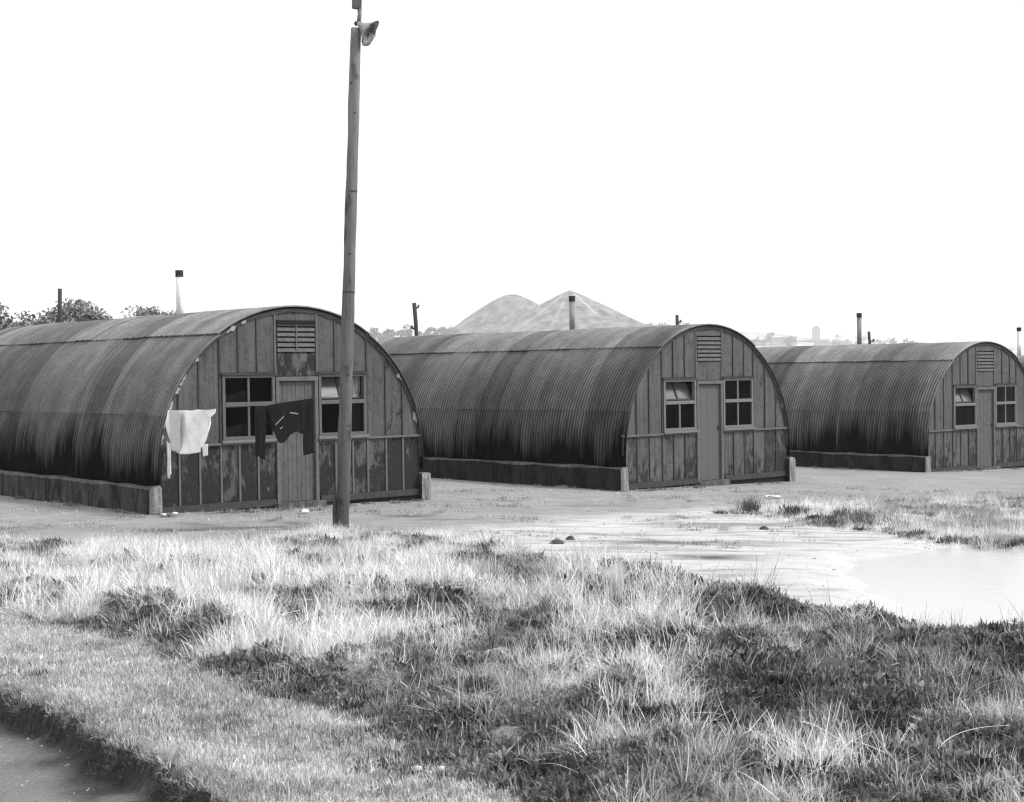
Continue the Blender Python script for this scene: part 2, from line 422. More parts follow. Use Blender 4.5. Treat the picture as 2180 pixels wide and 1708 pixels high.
def ground_mesh():
    def axis(lo, hi, step, far0, far1):
        a = list(np.arange(lo, hi+1e-6, step))
        s = step
        while a[-1] < far1:
            s *= 1.28; a.append(a[-1]+s)
        b = []; s = step; v = lo
        while v > far0:
            s *= 1.28; v -= s; b.append(v)
        return np.array(b[::-1]+a)
    xs = axis(-9.5, 11, .062, -2500, 2500); ys = axis(4.5, 28, .068, -400, 2800)
    X, Y = np.meshgrid(xs, ys); x = X.ravel(); y = Y.ravel()
    z, m = height(x, y, True)
    nx, ny = len(xs), len(ys)
    me = bpy.data.meshes.new('ground')
    idx = np.arange(nx*ny).reshape(ny, nx)
    f = np.stack([idx[:-1, :-1], idx[:-1, 1:], idx[1:, 1:], idx[1:, :-1]], -1).reshape(-1, 4)
    me.vertices.add(len(x)); me.vertices.foreach_set('co', np.stack([x, y, z], -1).ravel())
    me.loops.add(f.size); me.loops.foreach_set('vertex_index', f.ravel())
    me.polygons.add(len(f)); me.polygons.foreach_set('loop_start', np.arange(0, f.size, 4)); me.polygons.foreach_set('loop_total', np.full(len(f), 4))
    me.polygons.foreach_set('use_smooth', np.ones(len(f), bool))
    me.update(calc_edges=True); me.validate()
    for k, v in dict(damp=damp(x, y), litter=np.clip(.15+.85*sstep(-.5, 4.0, (y-8)*.5-x*1.0)*sstep(.3, .55, fbm(x*1.1+9, y*.9, 81, 3))*sstep(.38, .62, fbm(x*3.6+3, y*3.0, 83, 2)*.6+fbm(x*6.5+1, y*5.0, 87, 2)*.4), 0, 1), edge=sstep(-.06, .0, m['road'])*sstep(.42, .10, m['road']+(fbm(x*4, y*4, 9, 2)-.5)*.4), soil=sstep(-.1, .35, m['meadow'])+sstep(-.2, .3, m['back'])*.8, sand=sstep(-.3, .9, m['sandy']),
                     road=sstep(-.06, .06, m['road']), wet=sstep(-1.0, .3, m['puddle']),
                     verge=sstep(.15, -.15, m['meadow'])*sstep(.1, -.1, m['road'])*sstep(0, -.6, -sdist(x, y, [(-30, 30), (-14, 18.6)]+VERGE[2:]+[(-30, 1)]))).items():
        a = me.attributes.new(k, 'FLOAT', 'POINT'); a.data.foreach_set('value', np.clip(v, 0, 1))
    t = NT('ground_surface')
    co = t.coord()
    fine = t.noise(co, 38, 5, .75); mid = t.noise(co, 4.5, 5, .65); big = t.noise(co, .7, 4, .6)
    streak = t.noise(t.coord((.55, 2.0, 1)), 2.2, 5, .6, .4)
    gravel = t.math('MULTIPLY', t.ramp(fine, .3, .7, .17, .35), t.ramp(mid, .3, .7, .82, 1.15))
    gravel = t.math('MULTIPLY', gravel, t.ramp(big, .3, .7, .85, 1.15))
    sand = t.math('MULTIPLY', t.ramp(fine, .3, .7, .38, .62), t.ramp(mid, .3, .7, .9, 1.08))
    grit = t.noise(co, 90, 2, .8); sand = t.math('MULTIPLY', sand, t.ramp(grit, .3, .7, .82, 1.15))
    sand = t.math('MULTIPLY', sand, t.ramp(big, .3, .7, .9, 1.08))
    sand = t.math('MULTIPLY', sand, t.ramp(streak, .32, .52, .50, 1.0))
    v = t.mix(t.attr('sand'), gravel, t.mix(t.attr('wet'), sand, t.ramp(fine, .3, .7, .40, .60)))
    v = t.math('MULTIPLY', v, t.mix(t.attr('damp'), 1.0, .22))
    vergec = t.math('MULTIPLY', t.ramp(fine, .3, .7, .10, .50), t.ramp(mid, .3, .7, .75, 1.2))
    v = t.mix(t.attr('verge'), v, vergec)
    soil = t.math('MULTIPLY', t.ramp(fine, .35, .65, .05, .26), t.ramp(mid, .3, .7, .6, 1.3))
    soil = t.mix(t.attr('litter'), soil, t.ramp(fine, .35, .65, .12, .80))
    v = t.mix(t.attr('soil'), v, soil)
    road = t.math('MULTIPLY', t.ramp(fine, .3, .7, .12, .24), t.ramp(big, .3, .7, .75, 1.15))
    v = t.mix(t.attr('road'), v, road)
    v = t.mix(t.attr('edge'), v, t.ramp(fine, .3, .7, .012, .05))  # dark soil, with the shade below the grassy ledge painted in
    t.grey(v); t.bump(t.math('ADD', fine, t.math('MULTIPLY', mid, .6)), .5, .012)
    t.bsdf.inputs['Roughness'].default_value = .9
    me.materials.append(t.m)
    o = link('ground', me); tag(o, 'rough yard of grey dirt, pale mud and grassy soil around the huts', kind='structure')
ground_mesh()

def water():
    t = NT('puddle_water')
    t.grey(.50); t.bsdf.inputs['Roughness'].default_value = .16; t.bsdf.inputs['IOR'].default_value = 1.33
    t.bsdf.inputs['Specular IOR Level'].default_value = .4
    n = t.noise(t.coord((1, 2.2, 1)), 5, 3, .6); t.bump(n, .25, .01)
    mb = MB(); mb.add([(1.2, 8.5, WATER_Z), (16, 7, WATER_Z), (16, 19, WATER_Z), (1.2, 19.5, WATER_Z)], [(0, 1, 2, 3)])
    tag(mb.build('puddle', t.m), 'wide shallow milky puddle reflecting the white sky', kind='structure')
water()

# ------------------------------------------------------------------ huts
R = 2.44; ZC = .616; CX = 2.44; LEN = 10.0; NS = 16; PIT = LEN/NS/8
def arch_z(u, r=R-.035):
    d = r*r-(u-CX)**2
    return ZC+sqrt(max(d, 0))
def sheet_mesh(name, a0, a1, seg, dr, leg, mat, ragged=None):
    """8 corrugations wide sheet; angles in degrees from the left springing; leg = goes on straight down to the plinth"""
    mb = MB(); pts = []
    if leg == 1: pts.append(('L', .40)); 
    for i in range(seg+1): pts.append(('A', a0+(a1-a0)*i/seg))
    if leg == 2: pts.append(('R', .40))
    n = 8*6+1+2
    rows = []
    for k, (kind, a) in enumerate(pts):
        row = []
        for j in range(n):
            y = (j-1)*PIT/6
            rr = R+dr+.015*sin(2*pi*(j-1)/6)
            if kind == 'A':
                aa = a
                if ragged is not None and k in ragged: aa = a+ragged[k][j % 13]
                th = radians(180-aa); row.append((CX+rr*cos(th), y, ZC+rr*sin(th)))
            elif kind == 'L': row.append((CX-rr, y, a))
            else: row.append((CX+rr, y, a))
        rows.append(row)
    vs = [p for r_ in rows for p in r_]
    fs = [(i*n+j, (i+1)*n+j, (i+1)*n+j+1, i*n+j+1) for i in range(len(rows)-1) for j in range(n-1)]
    mb.add(vs, fs)
    me = mb.mesh(name, mat, True)
    return me
rg = random.Random(3)
rag = lambda s: [rg.uniform(-s, s) for _ in range(13)]
SHEETS = []
for var in range(3):
    SHEETS.append([
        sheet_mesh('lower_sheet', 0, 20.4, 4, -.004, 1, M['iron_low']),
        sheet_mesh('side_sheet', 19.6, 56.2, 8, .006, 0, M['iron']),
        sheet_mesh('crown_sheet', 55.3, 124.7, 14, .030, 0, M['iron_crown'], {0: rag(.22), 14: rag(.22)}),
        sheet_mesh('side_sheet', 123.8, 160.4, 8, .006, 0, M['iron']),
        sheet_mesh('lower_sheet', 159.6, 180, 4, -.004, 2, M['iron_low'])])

def poly_panel(u0, u1, z0, z1=None):
    """polygon (x,z); top follows the arch when z1 is None"""
    if z1 is not None: return [(u0, z0), (u1, z0), (u1, z1), (u0, z1)]
    tops = [(u1+(u0-u1)*k/6, arch_z(u1+(u0-u1)*k/6)) for k in range(7)]
    base = [(u0, z0), (u1, z0)]
    return base+[p for p in tops if p[1] > z0+.01]

def sub(mb, name, mat, parent): return mb.build(name, mat, parent)

def build_window(hut, x0, x1, fmat, open_sash, curtain, rnd, sill=True):
    z0, z1, zm = 1.03, 2.02, 1.575
    mb = MB()
    mb.box(x0, x0+.045, -.045, .03, z0, z1).box(x1-.045, x1, -.045, .03, z0, z1)
    mb.box(x0+.045, x1-.045, -.047, .03, z1-.045, z1).box(x0+.045, x1-.045, -.043, .03, z0, z0+.05)
    mb.box(x0+.045, x1-.045, -.052, .03, zm-.035, zm+.03)
    w = sub(mb, 'window', fmat, hut)
    sub(MB().box(x0-.03, x1+.03, -.085, .0, z0-.045, z0-.002), 'sill', M['frame_pale'], w)
    sub(MB().box(x0-.03, x1+.03, -.075, -.0, z1+.002, z1+.03), 'drip_board', M['batten'], w)
    xm = (x0+x1)/2
    for (a, b, zz0, zz1, up) in ((x0+.047, xm-.018, z0+.052, zm-.037, 0), (xm+.018, x1-.047, z0+.052, zm-.037, 0),
                                 (x0+.047, xm-.018, zm+.032, z1-.047, 1), (xm+.018, x1-.047, zm+.032, z1-.047, 1)):
        if up and open_sash: continue
        sub(MB().box(a, b, -.012, -.008, zz0, zz1), 'pane', M['glass'], w)
    if rnd is not None: sub(MB().box(xm-.017, xm+.017, -.03, .01, z0+.052, zm-.037), 'glazing_bar', fmat, w)
    if open_sash:
        # top hopper: a small sash hinged at its foot and leaning into the hut
        g = sub(MB().box(x0+.075, x1-.075, -.006, 0, .03, zm+.43-zm), 'pane', M['glass_open'], w)
        sm = MB(); zt = .43
        sm.box(x0+.05, x0+.08, -.02, .015, 0, zt).box(x1-.08, x1-.05, -.02, .015, 0, zt)
        sm.box(x0+.08, x1-.08, -.019, .014, 0, .03).box(x0+.08, x1-.08, -.019, .014, zt-.04, zt).box(xm-.02, xm+.02, -.021, .012, .03, zt-.04)
        s_ = sub(sm, 'open_sash', M['batten'], w)
        for o in (g, s_):
            o.location = (0, .03, zm+.035); o.rotation_euler = (radians(-24), 0, 0)
        sub(MB().box(xm-.018, xm+.018, -.04, -.01, zm+.032, z1-.047), 'glazing_bar', fmat, w) if open_sash == 2 else None
    else:
        sub(MB().box(xm-.017, xm+.017, -.03, .01, zm+.032, z1-.047), 'glazing_bar', fmat, w)
    if curtain:
        # uneven cloth hung just behind the glass on one side
        for (ca, cb, cz0, cz1) in curtain:
            cm = MB(); n = 9; vs = []
            for i in range(n):
                x = x0+.04+(xm-x0)*(ca+(cb-ca)*i/(n-1)); yy = .05+.012*sin(i*1.9)
                vs += [(x, yy, z0+cz0), (x, yy, z0+cz1-.03*sin(i*.7))]
            cm.add(vs, [(2*i, 2*i+2, 2*i+3, 2*i+1) for i in range(n-1)])
            sub(cm, 'curtain', M['curtain'], w)
    return w

def build_hut(k, loc, yaw, label, peel, dmat, fmat, planks, sash_side, fl, plmat, curtain, pipe_mat, pipe_top, full=True):
    h = empty('nissen_hut', loc, pi/2-radians(yaw))
    tag(h, label, 'hut', 'curved corrugated iron huts in a row')
    rn = random.Random(100+k)
    # roof sheets
    for i in range(NS):
        s = SHEETS[rn.randrange(3)]
        for c, me in enumerate(s):
            o = link('corrugated_sheet', me, h)
            o.location = (rn.uniform(-.008, .008), -.07+i*PIT*8, rn.uniform(-.005, .008)+(.004*(i % 2)))
            o.rotation_euler = (rn.uniform(-.0022, .0022), rn.uniform(-.0015, .0015), rn.uniform(-.002, .002))
    # plinth walls
    for side in (0, 1):
        mb = MB(); x0, x1 = ((-.17, .03) if side == 0 else (4.80, 4.98))
        zt = .405 if side == 0 else .36
        n = 22
        # profile rounded at the top, a little uneven along its length
        prof = [(x0-.01, -.35), (x0, zt-.03), (x0+.03, zt), (x1-.03, zt), (x1, zt-.04), (x1+.01, -.35)]
        vs = []
        for j in range(n+1):
            y = -.13+(LEN+.2)*j/n
            for q, (px, pz) in enumerate(prof):
                vs.append((px+rn.uniform(-.006, .006), y, pz+(rn.uniform(-.022, .016) if q in (1, 2, 3, 4) else 0)))
        m_ = len(prof)
        fs = [(j*m_+q, j*m_+q+1, (j+1)*m_+q+1, (j+1)*m_+q) for j in range(n) for q in range(m_-1)]
        fs += [tuple(range(m_-1, -1, -1)), tuple(n*m_+q for q in range(m_))]
        mb.add(vs, fs)
        me = mb.mesh('plinth_wall')
        for mm in (plmat, M['plinth_top'], M['plinth_end']): me.materials.append(mm)
        for p in me.polygons:
            if abs(p.normal.y) > .8: p.material_index = 2
            elif p.normal.z > .5: p.material_index = 1
        link('plinth_wall', me, h)
    # inner lining, floor, rear wall
    mb = MB(); ang = [radians(180-180*i/18) for i in range(19)]; r2 = R-.05
    vs = [];
    for y in (.06, LEN-.12):
        vs += [(CX-r2, y, .02)]+[(CX+r2*cos(a), y, ZC+r2*sin(a)) for a in ang]+[(CX+r2, y, .02)]
    mb.add(vs, [(i, i+21, i+22, i+1) for i in range(20)])
    mb.build('lining', M['interior'], h)
    MB().box(.04, 4.84, .0, LEN-.1, -.3, .02).build('floor_slab', M['interior'], h)
    prof = [(.03, .0), (4.85, .0)]+[(CX+(R-.03)*cos(pi*i/18), ZC+(R-.03)*sin(pi*i/18)) for i in range(19)]
    MB().prism(prof, LEN-.09, LEN-.04).build('rear_wall', peel, h)
    # front wall boards
    y0, y1 = -.012, .02
    L = [.03, .38, .72, 1.08, 1.40, 1.73, 2.05]; Rr = [2.83, 3.16, 3.49, 3.78, 4.15, 4.49, 4.85]
    g = .004
    def panel(u0, u1, z0, z1=None):
        yj = rn.uniform(-.004, .004)
        MB().prism(poly_panel(u0+g, u1-g, z0, z1), y0+yj, y1+yj).build('wall_board', peel, h)
    for E_ in (L, Rr):
        for a, b in zip(E_[:-1], E_[1:]): panel(a, b, .085, .955)
    for a, b in ((.0+.005, .38), (.38, .72), (.72, 1.08), (3.78, 4.15), (4.15, 4.49), (4.49, 4.875)): panel(a, b, .995)
    for a, b in ((1.08, 1.40), (1.40, 1.73), (1.73, 2.055), (2.825, 3.16), (3.16, 3.49), (3.49, 3.78)): panel(a, b, 2.055)
    MB().prism(poly_panel(2.067, 2.813, 1.995, 2.36), y0, y1).build('wall_board', M['peel_over'] if k == 0 else peel, h)
    panel(2.063, 2.44, 2.865); panel(2.44, 2.817, 2.865)
    # cover strips
    def strip(u, z0, z1, w=.028, mat=None, yy=-.032):
        MB().box(u-w/2, u+w/2, yy, y0+.002, z0, z1).build('cover_strip', mat or M['batten'], h)
    for u in L[1:-1]+Rr[1:-1]: strip(u, .085, .953, .03 if k == 0 else .02, M['batten_low'] if k == 0 else M['batten'])
    for u in (.38, .72, 4.15, 4.49): strip(u, .997, arch_z(u)-.02, .022)
    for u in (1.08, 3.78): strip(u, .997, arch_z(u)-.02, .03)
    for u in (1.40, 1.73, 3.16, 3.49): strip(u, 2.057, arch_z(u)-.02, .018)
    for u in (2.057, 2.822): strip(u, 1.995, arch_z(u)-.02, .03, M['trim'])
    # rails and foot boards
    for (a, b) in ((.01, 2.04), (2.84, 4.87)):
        MB().box(a, b, -.052, y1, .957, .993).build('rail', M['trim'] if k else M['batten_low'], h)
        MB().box(a+.02, b, -.045, y1, -.02, .083).build('foot_board', M['batten'], h)
    # louvred vent
    lv = MB().box(2.075, 2.10, -.03, .03, 2.365, 2.86).box(2.785, 2.81, -.03, .03, 2.365, 2.86).box(2.10, 2.785, .022, .03, 2.365, 2.86).build('vent', M['dark'], h)
    for i in range(6):
        zz = 2.372+i*.081
        MB().add([(2.10, -.035, zz), (2.785, -.035, zz), (2.785, .012, zz+.05), (2.10, .012, zz+.05),
                  (2.10, -.029, zz+.050), (2.785, -.029, zz+.050), (2.785, .016, zz+.062), (2.10, .016, zz+.062)],
                 [(0, 1, 5, 4), (4, 5, 6, 7), (0, 3, 2, 1), (2, 3, 7, 6), (1, 2, 6, 5), (3, 0, 4, 7)]).build('slat', M['trim'], lv)
    if k == 0:
        MB().box(2.43, 2.45, -.045, -.036, 2.40, 2.80).build('bar', M['trim'], lv)
        MB().box(2.10, 2.785, -.05, -.036, 2.80, 2.86).build('hood', M['dark'], lv)
    # door
    d = MB().box(2.115, 2.765, .025, .05, .02, 1.91).build('door', M['dark'], h)
    npk = planks; wpk = (2.762-2.118)/npk
    for i in range(npk):
        yy = rn.uniform(-.002, .002)
        gp = .003 if dmat is M['door1'] else .0007
        MB().box(2.118+i*wpk+gp, 2.118+(i+1)*wpk-gp, .003+yy, .024, .025, 1.905).build('plank', dmat, d)
    MB().box(2.70, 2.74, -.012, .004, 1.0, 1.09).build('latch', M['cap'], d)
    fr = MB().box(2.055, 2.112, -.048, .05, .0, 1.915).box(2.768, 2.825, -.048, .05, .0, 1.915).box(2.055, 2.825, -.055, .05, 1.917, 1.985)
    fr.build('door_frame', M['trim'], h)
    MB().box(2.0, 2.88, -.16, .05, -.15, .018).build('doorstep', M['plinth_top'], h)
    # windows (dark void comes from the real, closed interior)
    build_window(h, 1.115, 2.035, fmat, 1 if sash_side == 'L' else 0, curtain.get('L'), None if k == 2 else rn)
    build_window(h, 2.845, 3.755, fmat, 1 if sash_side == 'R' else 0, curtain.get('R'), rn)
    # arch: dark ragged strip between boards and sheets, with bits of lime stuffing
    n = 60; vs = []
    for i in range(n+1):
        a = pi-pi*i/n
        ro = R-.004; ri = R-.055+rn.uniform(-.014, .010)
        vs += [(CX+ro*cos(a), -.036, ZC+ro*sin(a)), (CX+ri*cos(a), -.036, ZC+ri*sin(a)), (CX+ri*cos(a), .0, ZC+ri*sin(a)), (CX+ro*cos(a), .0, ZC+ro*sin(a))]
    MB().add(vs, [(4*i+q, 4*i+(q+1) % 4, 4*i+4+(q+1) % 4, 4*i+4+q) for i in range(n) for q in range(4)]).build('arch_strip', M['fascia'], h)
    cl = {0: [(158, 7), (150.5, 3), (146, 5), (137, 2.2), (119, 4.5), (169, 4), (163.5, 2.4), (113, 2), (34, 3), (16, 5)], 1: [(150, 3), (143, 14), (134, 3), (160, 2), (20, 3)], 2: [(140, 10), (150, 8), (128, 3)]}.get(k, [])
    for a0, w in cl:
        c = MB(); m_ = 5; vs = []
        for i in range(m_+1):
            a = radians(a0+w*(i/m_-.5)); wd = (.014+rn.uniform(-.008, .026)) if 0 < i < m_ else .004
            rc = R-.045+rn.uniform(-.008, .008)
            for rr_, yy in ((rc+wd, -.040), (rc-wd, -.040), (rc-wd, -.02), (rc+wd, -.02)): vs.append((CX+rr_*cos(a), yy, ZC+rr_*sin(a)))
        c.add(vs, [(4*i+q, 4*i+(q+1) % 4, 4*i+4+(q+1) % 4, 4*i+4+q) for i in range(m_) for q in range(4)]+[(0, 3, 2, 1), (4*m_, 4*m_+1, 4*m_+2, 4*m_+3)])
        c.build('stuffing', M['lime'] if k == 0 else M['trim'], h)
    # stove pipe with sooty cap
    fp = MB().tube([(CX, fl, 2.95), (CX, fl, pipe_top-.10)], .062, 14).build('flue_pipe', pipe_mat, h, True)
    MB().tube([(CX, fl, pipe_top-.115), (CX, fl, pipe_top)], .070, 14).build('cap', M['cap'], fp)
    MB().tube([(CX, fl, 3.03), (CX, fl, 3.10)], [.15, .075], 12).build('collar', M['iron_low'], fp)
    return h

build_hut(0, (-5.256, 22.552, 0), 49.62, 'nearest hut at left, peeling dark boards, washing and tall pole in front', M['peel1'], M['door1'], M['frame'], 8, 'R', 3.72,
          M['plinth_side'], {'L': [(.0, .92, .03, .22), (.0, .92, .56, .72)], 'R': [(1.35, 1.8, .0, .95)]}, M['pipe_white'], 3.87)
build_hut(1, (2.04, 28.605, -.193), 48.555, 'middle hut with plain grey door, pale window frames and low black plinth wall', M['peel2'], M['door2'], M['frame_pale'], 7, 'L', 3.85,
          M['plinth_side_far'], {'R': [(.55, .95, .0, .15)]}, M['pipe_grey'], 3.82)
build_hut(2, (9.688, 36.03, -.489), 50.606, 'third hut cut by the right edge, dark door and strongly ribbed side', M['peel2'], M['door1'], M['frame_pale'], 7, 'L', 3.77,
          M['plinth_side_far'], {}, M['pipe_grey'], 3.93)
build_hut(3, (16.08, 42.55, -.80), 50.606, 'farthest hut, only a sliver of roof and its stove pipe showing at right edge', M['peel2'], M['door2'], M['frame_pale'], 7, '', 3.8,
          M['plinth_side_far'], {}, M['pipe_white'], 3.97)

# ------------------------------------------------------------------ the tall pole with its broken lamp
def pole():
    base = (-2.21, 19.72, 0.0)
    p = empty('lamp_pole', base); tag(p, 'tall leaning timber pole with broken lamp, in front of the nearest hut', 'pole')
    mb = MB(); n = 40; Hh = 7.6; pts = []; rad = []; rn = random.Random(5)
    lean = lambda z: (.0425*z, .006*z)
    z = -.4
    zn = 6.62      # notch where the arm was let in
    while z < zn-.0:
        lx, ly = lean(z); pts.append((lx+rn.uniform(-.003, .003), ly, z))
        rad.append(.088-.0034*max(z, 0)+(.004 if int(z*1.35) % 2 else 0)+rn.uniform(-.0015, .0015)); z += .19
    mb.tube(pts, rad, 14); mb.build('shaft', M['pole'], p, True)
    # the narrowed neck and the head above it
    nk = MB()
    a = lean(6.50); b = lean(6.78); r0 = .05
    nk.tube([(a[0]+.03, a[1], 6.48), (b[0]+.035, b[1], 6.62), (b[0]+.035, b[1], 6.73)], [.03, .026, .032], 8)
    nk.build('neck', M['pole'], p, True)
    a = lean(6.72); b = lean(7.6)
    MB().tube([(a[0], a[1], 6.695), (b[0], b[1], 7.6)], [.063, .058], 14).build('pole_head', M['pole'], p, True)
    # growth rings / splice bands
    for zz in (1.35, 3.06, 4.35, 5.35):
        lx, ly = lean(zz); MB().tube([(lx, ly, zz-.012), (lx, ly, zz+.012)], .0885-.0034*zz+.003, 14).build('knot_ring', M['post'], p)
    # stub post strapped at the foot
    MB().tube([(-.085, -.035, -.3), (-.088, -.04, .25), (-.080, -.035, .62)], [.028, .026, .012], 8).build('foot_stub', M['post'], p, True)
    # arm and torn reflector
    lx, ly = lean(6.35)
    MB().tube([(lx, ly, 6.50), (lx+.04, ly-.03, 6.50), (lx+.10, ly-.05, 6.44)], [.03, .034, .02], 8).build('bracket', M['cap'], p, True)
    lm = MB(); vs = []; fs = []; nr, na = 7, 15
    # bell shade, apex on the pole and mouth down to the right, rim torn away on its upper side
    for i in range(nr):
        t = i/(nr-1)
        for j in range(na):
            a = 2*pi*j/(na-1); tear = (1-.30*max(0, cos(a-.5))**2*(.6+.4*sin(j*3.1)))
            tt = t*tear; rr = .028+.165*tt**1.7; dd = .245*tt
            vs.append((dd, rr*cos(a), rr*sin(a)))
    for i in range(nr-1):
        for j in range(na-1): fs.append((i*na+j, i*na+j+1, (i+1)*na+j+1, (i+1)*na+j))
    lm.add(vs, fs)
    o = lm.build('reflector', M['reflector'], p, True)
    md = o.modifiers.new('thick', 'SOLIDIFY'); md.thickness = .006
    o.location = (lx+.035, ly-.04, 6.50); o.rotation_euler = (0, radians(38), radians(-20))
    MB().tube([(lx+.06, ly-.05, 6.47), (lx+.14, ly-.08, 6.40)], [.034, .028], 10).build('lamp_holder', M['cap'], p, True)
    # cross nails/knots
    for zz, dx, dy in ((5.73, -.03, -.066), (5.35, .02, -.07), (4.28, -.02, -.075), (3.55, .01, -.076), (2.45, .0, -.08), (2.0, .03, -.076), (6.0, .0, -.062)):
        lx, ly = lean(zz); MB().tube([(lx+dx, ly+dy+.03, zz), (lx+dx, ly+dy-.002, zz)], .016, 8).build('knot', M['post'], p)
t_ = NT('enamel_reflector'); nn = t_.noise(t_.coord(), 9, 4, .6); t_.grey(t_.ramp(nn, .38, .6, .05, .36)); t_.bsdf.inputs['Roughness'].default_value = .45; M['reflector'] = t_.m
pole()

# ------------------------------------------------------------------ clothes line and washing
A = Vector((-5.03, 22.55, 1.516)); B = Vector((-2.19, 19.66, 1.765)); D = B-A
Dh = Vector((D.x, D.y, 0)).normalized(); Nf = Vector((Dh.y, -Dh.x, 0))
if Nf.y > 0: Nf = -Nf
def lp(t): return A+D*t+Vector((0, 0, -.05*4*t*(1-t)))
wl = MB(); wl.tube([lp(i/24) for i in range(25)], .0022, 5)
tag(wl.build('clothes_line', M['wire']), 'thin wire strung from the nearest hut corner to the tall pole', 'line')
def cloth(name, outline, t0, width, mat, parent=None, fold=.02, seed=1, nx=44, nz=30, yo=0.0, top=None):
    """cloth hung on the line: outline(u) gives (top, bottom) drop in metres for u in 0..1"""
    rn = random.Random(seed); ph = rn.uniform(0, 6); vs = []; fs = []
    Lh = D.length
    for i in range(nx+1):
        u = i/nx; s = u*width
        base = lp(t0+s/Lh)
        tp, bt = outline(u)
        for j in range(nz+1):
            v = j/nz; dz = tp+(bt-tp)*v
            w = fold*(sin(u*11+ph+v*2.5)*.6+sin(u*27+ph*2-v*3)*.4+sin(u*5+v*4)*.5+.5*max(0, sin(u*16-v*5+ph))**3)*min(1, dz*5+.15)
            vs.append(base+Nf*(w+yo)+Dh*(fold*.4*sin(v*4+u*7))+Vector((0, 0, -dz)))
    m_ = nz+1
    fs = [(i*m_+j, i*m_+j+1, (i+1)*m_+j+1, (i+1)*m_+j) for i in range(nx) for j in range(nz)]
    mb = MB(); mb.add(vs, fs); o = mb.build(name, mat, parent, True)
    md = o.modifiers.new('thick', 'SOLIDIFY'); md.thickness = .004
    return o
def lerp_tab(tab):
    xs = [a for a, b in tab]; ys = [b for a, b in tab]
    def f(u):
        return sum(float(np.interp(min(1, max(0, u+d)), xs, ys))*w for d, w in ((-.06, .15), (-.03, .22), (0, .26), (.03, .22), (.06, .15)))
    return f
# white sheet: pixel run 357..458
wb = lerp_tab([(0, .50), (.06, .57), (.2, .63), (.4, .645), (.62, .62), (.78, .54), (.88, .42), (.95, .26), (1, .12)])
ws = cloth('white_sheet', lambda u: (.012*abs(sin(u*9.4)), wb(u)), -.01, 1.21, M['white_cloth'], None, .048, 4)
tag(ws, 'white cloth hanging on the line before the nearest hut', 'laundry', 'washing on the line')
tl = lerp_tab([(0, .98), (.4, 1.02), (1, .93)])
c2 = cloth('tail', lambda u: (.45+.05*u, tl(u)), -.018, .12, M['white_cloth'], ws, .012, 9, 6, 14, .02)
c3_ = cloth('corner', lambda u: (.50, .68-.02*u), .66*1.21/D.length, .14, M['white_cloth'], ws, .008, 5, 5, 5, -.03)
c4_ = cloth('folded_panel', lambda u: (.004, .58+.06*u), .01, .30, M['grey_cloth'], ws, .016, 12, 8, 14, .035)
def jk(u):
    return (lerp_tab([(0, .03), (.15, .01), (.5, .0), (1, .0)])(u), lerp_tab([(0, .24), (.10, .26), (.22, .42), (.34, .54), (.44, .55), (.55, .44), (.68, .40), (.80, .46), (1, .44)])(u))
t0 = .575
jb = cloth('dark_jacket', jk, t0, 1.12, M['dark_cloth'], None, .022, 21)
tag(jb, 'dark jacket with pale trim hanging on the line before the door', 'laundry', 'washing on the line')
cloth('sleeve', lambda u: (.01+.03*u, lerp_tab([(0, .68), (1, .76)])(u)), t0-.025, .24, M['dark_cloth'], jb, .02, 31, 8, 18, .05)
cloth('sleeve', lambda u: (.03, lerp_tab([(0, .74), (1, .72)])(u)), t0+.86*1.12/D.length, .25, M['dark_cloth'], jb, .02, 33, 8, 18, .05)
def trim(u0, z0, u1, z1, wd=.016):
    a = lp(t0+u0*1.12/D.length)+Vector((0, 0, -z0))+Nf*.05; b = lp(t0+u1*1.12/D.length)+Vector((0, 0, -z1))+Nf*.05
    MB().add([a, b, b+Vector((0, 0, wd)), a+Vector((0, 0, wd)), a+Nf*.004, b+Nf*.004, b+Nf*.004+Vector((0, 0, wd)), a+Nf*.004+Vector((0, 0, wd))],
             [(4, 5, 6, 7), (0, 3, 2, 1), (0, 1, 5, 4), (3, 7, 6, 2)]).build('pocket_trim', M['pale_trim'], jb)
trim(.33, .30, .50, .20); trim(.62, .16, .78, .19); trim(.42, .36, .47, .34)

# ------------------------------------------------------------------ posts behind the huts
def post(x, y, zt, lean, label, r=.07, stubs=()):
    zb = float(height(x, y))
    p = MB(); rn = random.Random(int(x*10))
    pts = []; rad = []
    H_ = zt-zb
    for i in range(9):
        t = i/8; pts.append((lean*t+rn.uniform(-.01, .01), 0, -.3+(H_+.3)*t)); rad.append(r*(1-.15*t)+rn.uniform(-.006, .006))
    p.tube(pts, rad, 9)
    o = p.build('wooden_post', M['post'], None, True); o.location = (x, y, zb)
    tag(o, label, 'post', 'dark posts standing behind the huts')
    for (hh, sx) in stubs:
        q = H_-hh; lx = lean*q/H_
        MB().tube([(lx, 0, q), (lx+sx, 0, q+.03), (lx+sx*1.1, 0, q+.10)], [.03, .028, .03], 6).build('stub', M['post'], o)
post(-13.25, 45.0, 4.62, .05, 'rough dark post rising in front of the bushy trees at left', .065, ((1.1, -.09),))
post(-2.36, 42.0, 3.93, -.28, 'knobbly leaning post behind the gap between nearest and middle hut', .065, ((.15, .10), (.72, -.12)))
post(5.2, 48.0, 3.72, 0, 'short post stump just above the roof near the middle hut gable', .065, ((.25, .09),))
post(12.42, 52.0, 3.22, -.30, 'thin leaning post right of the third hut stove pipe', .06, ((.35, .12), (1.2, -.2)))

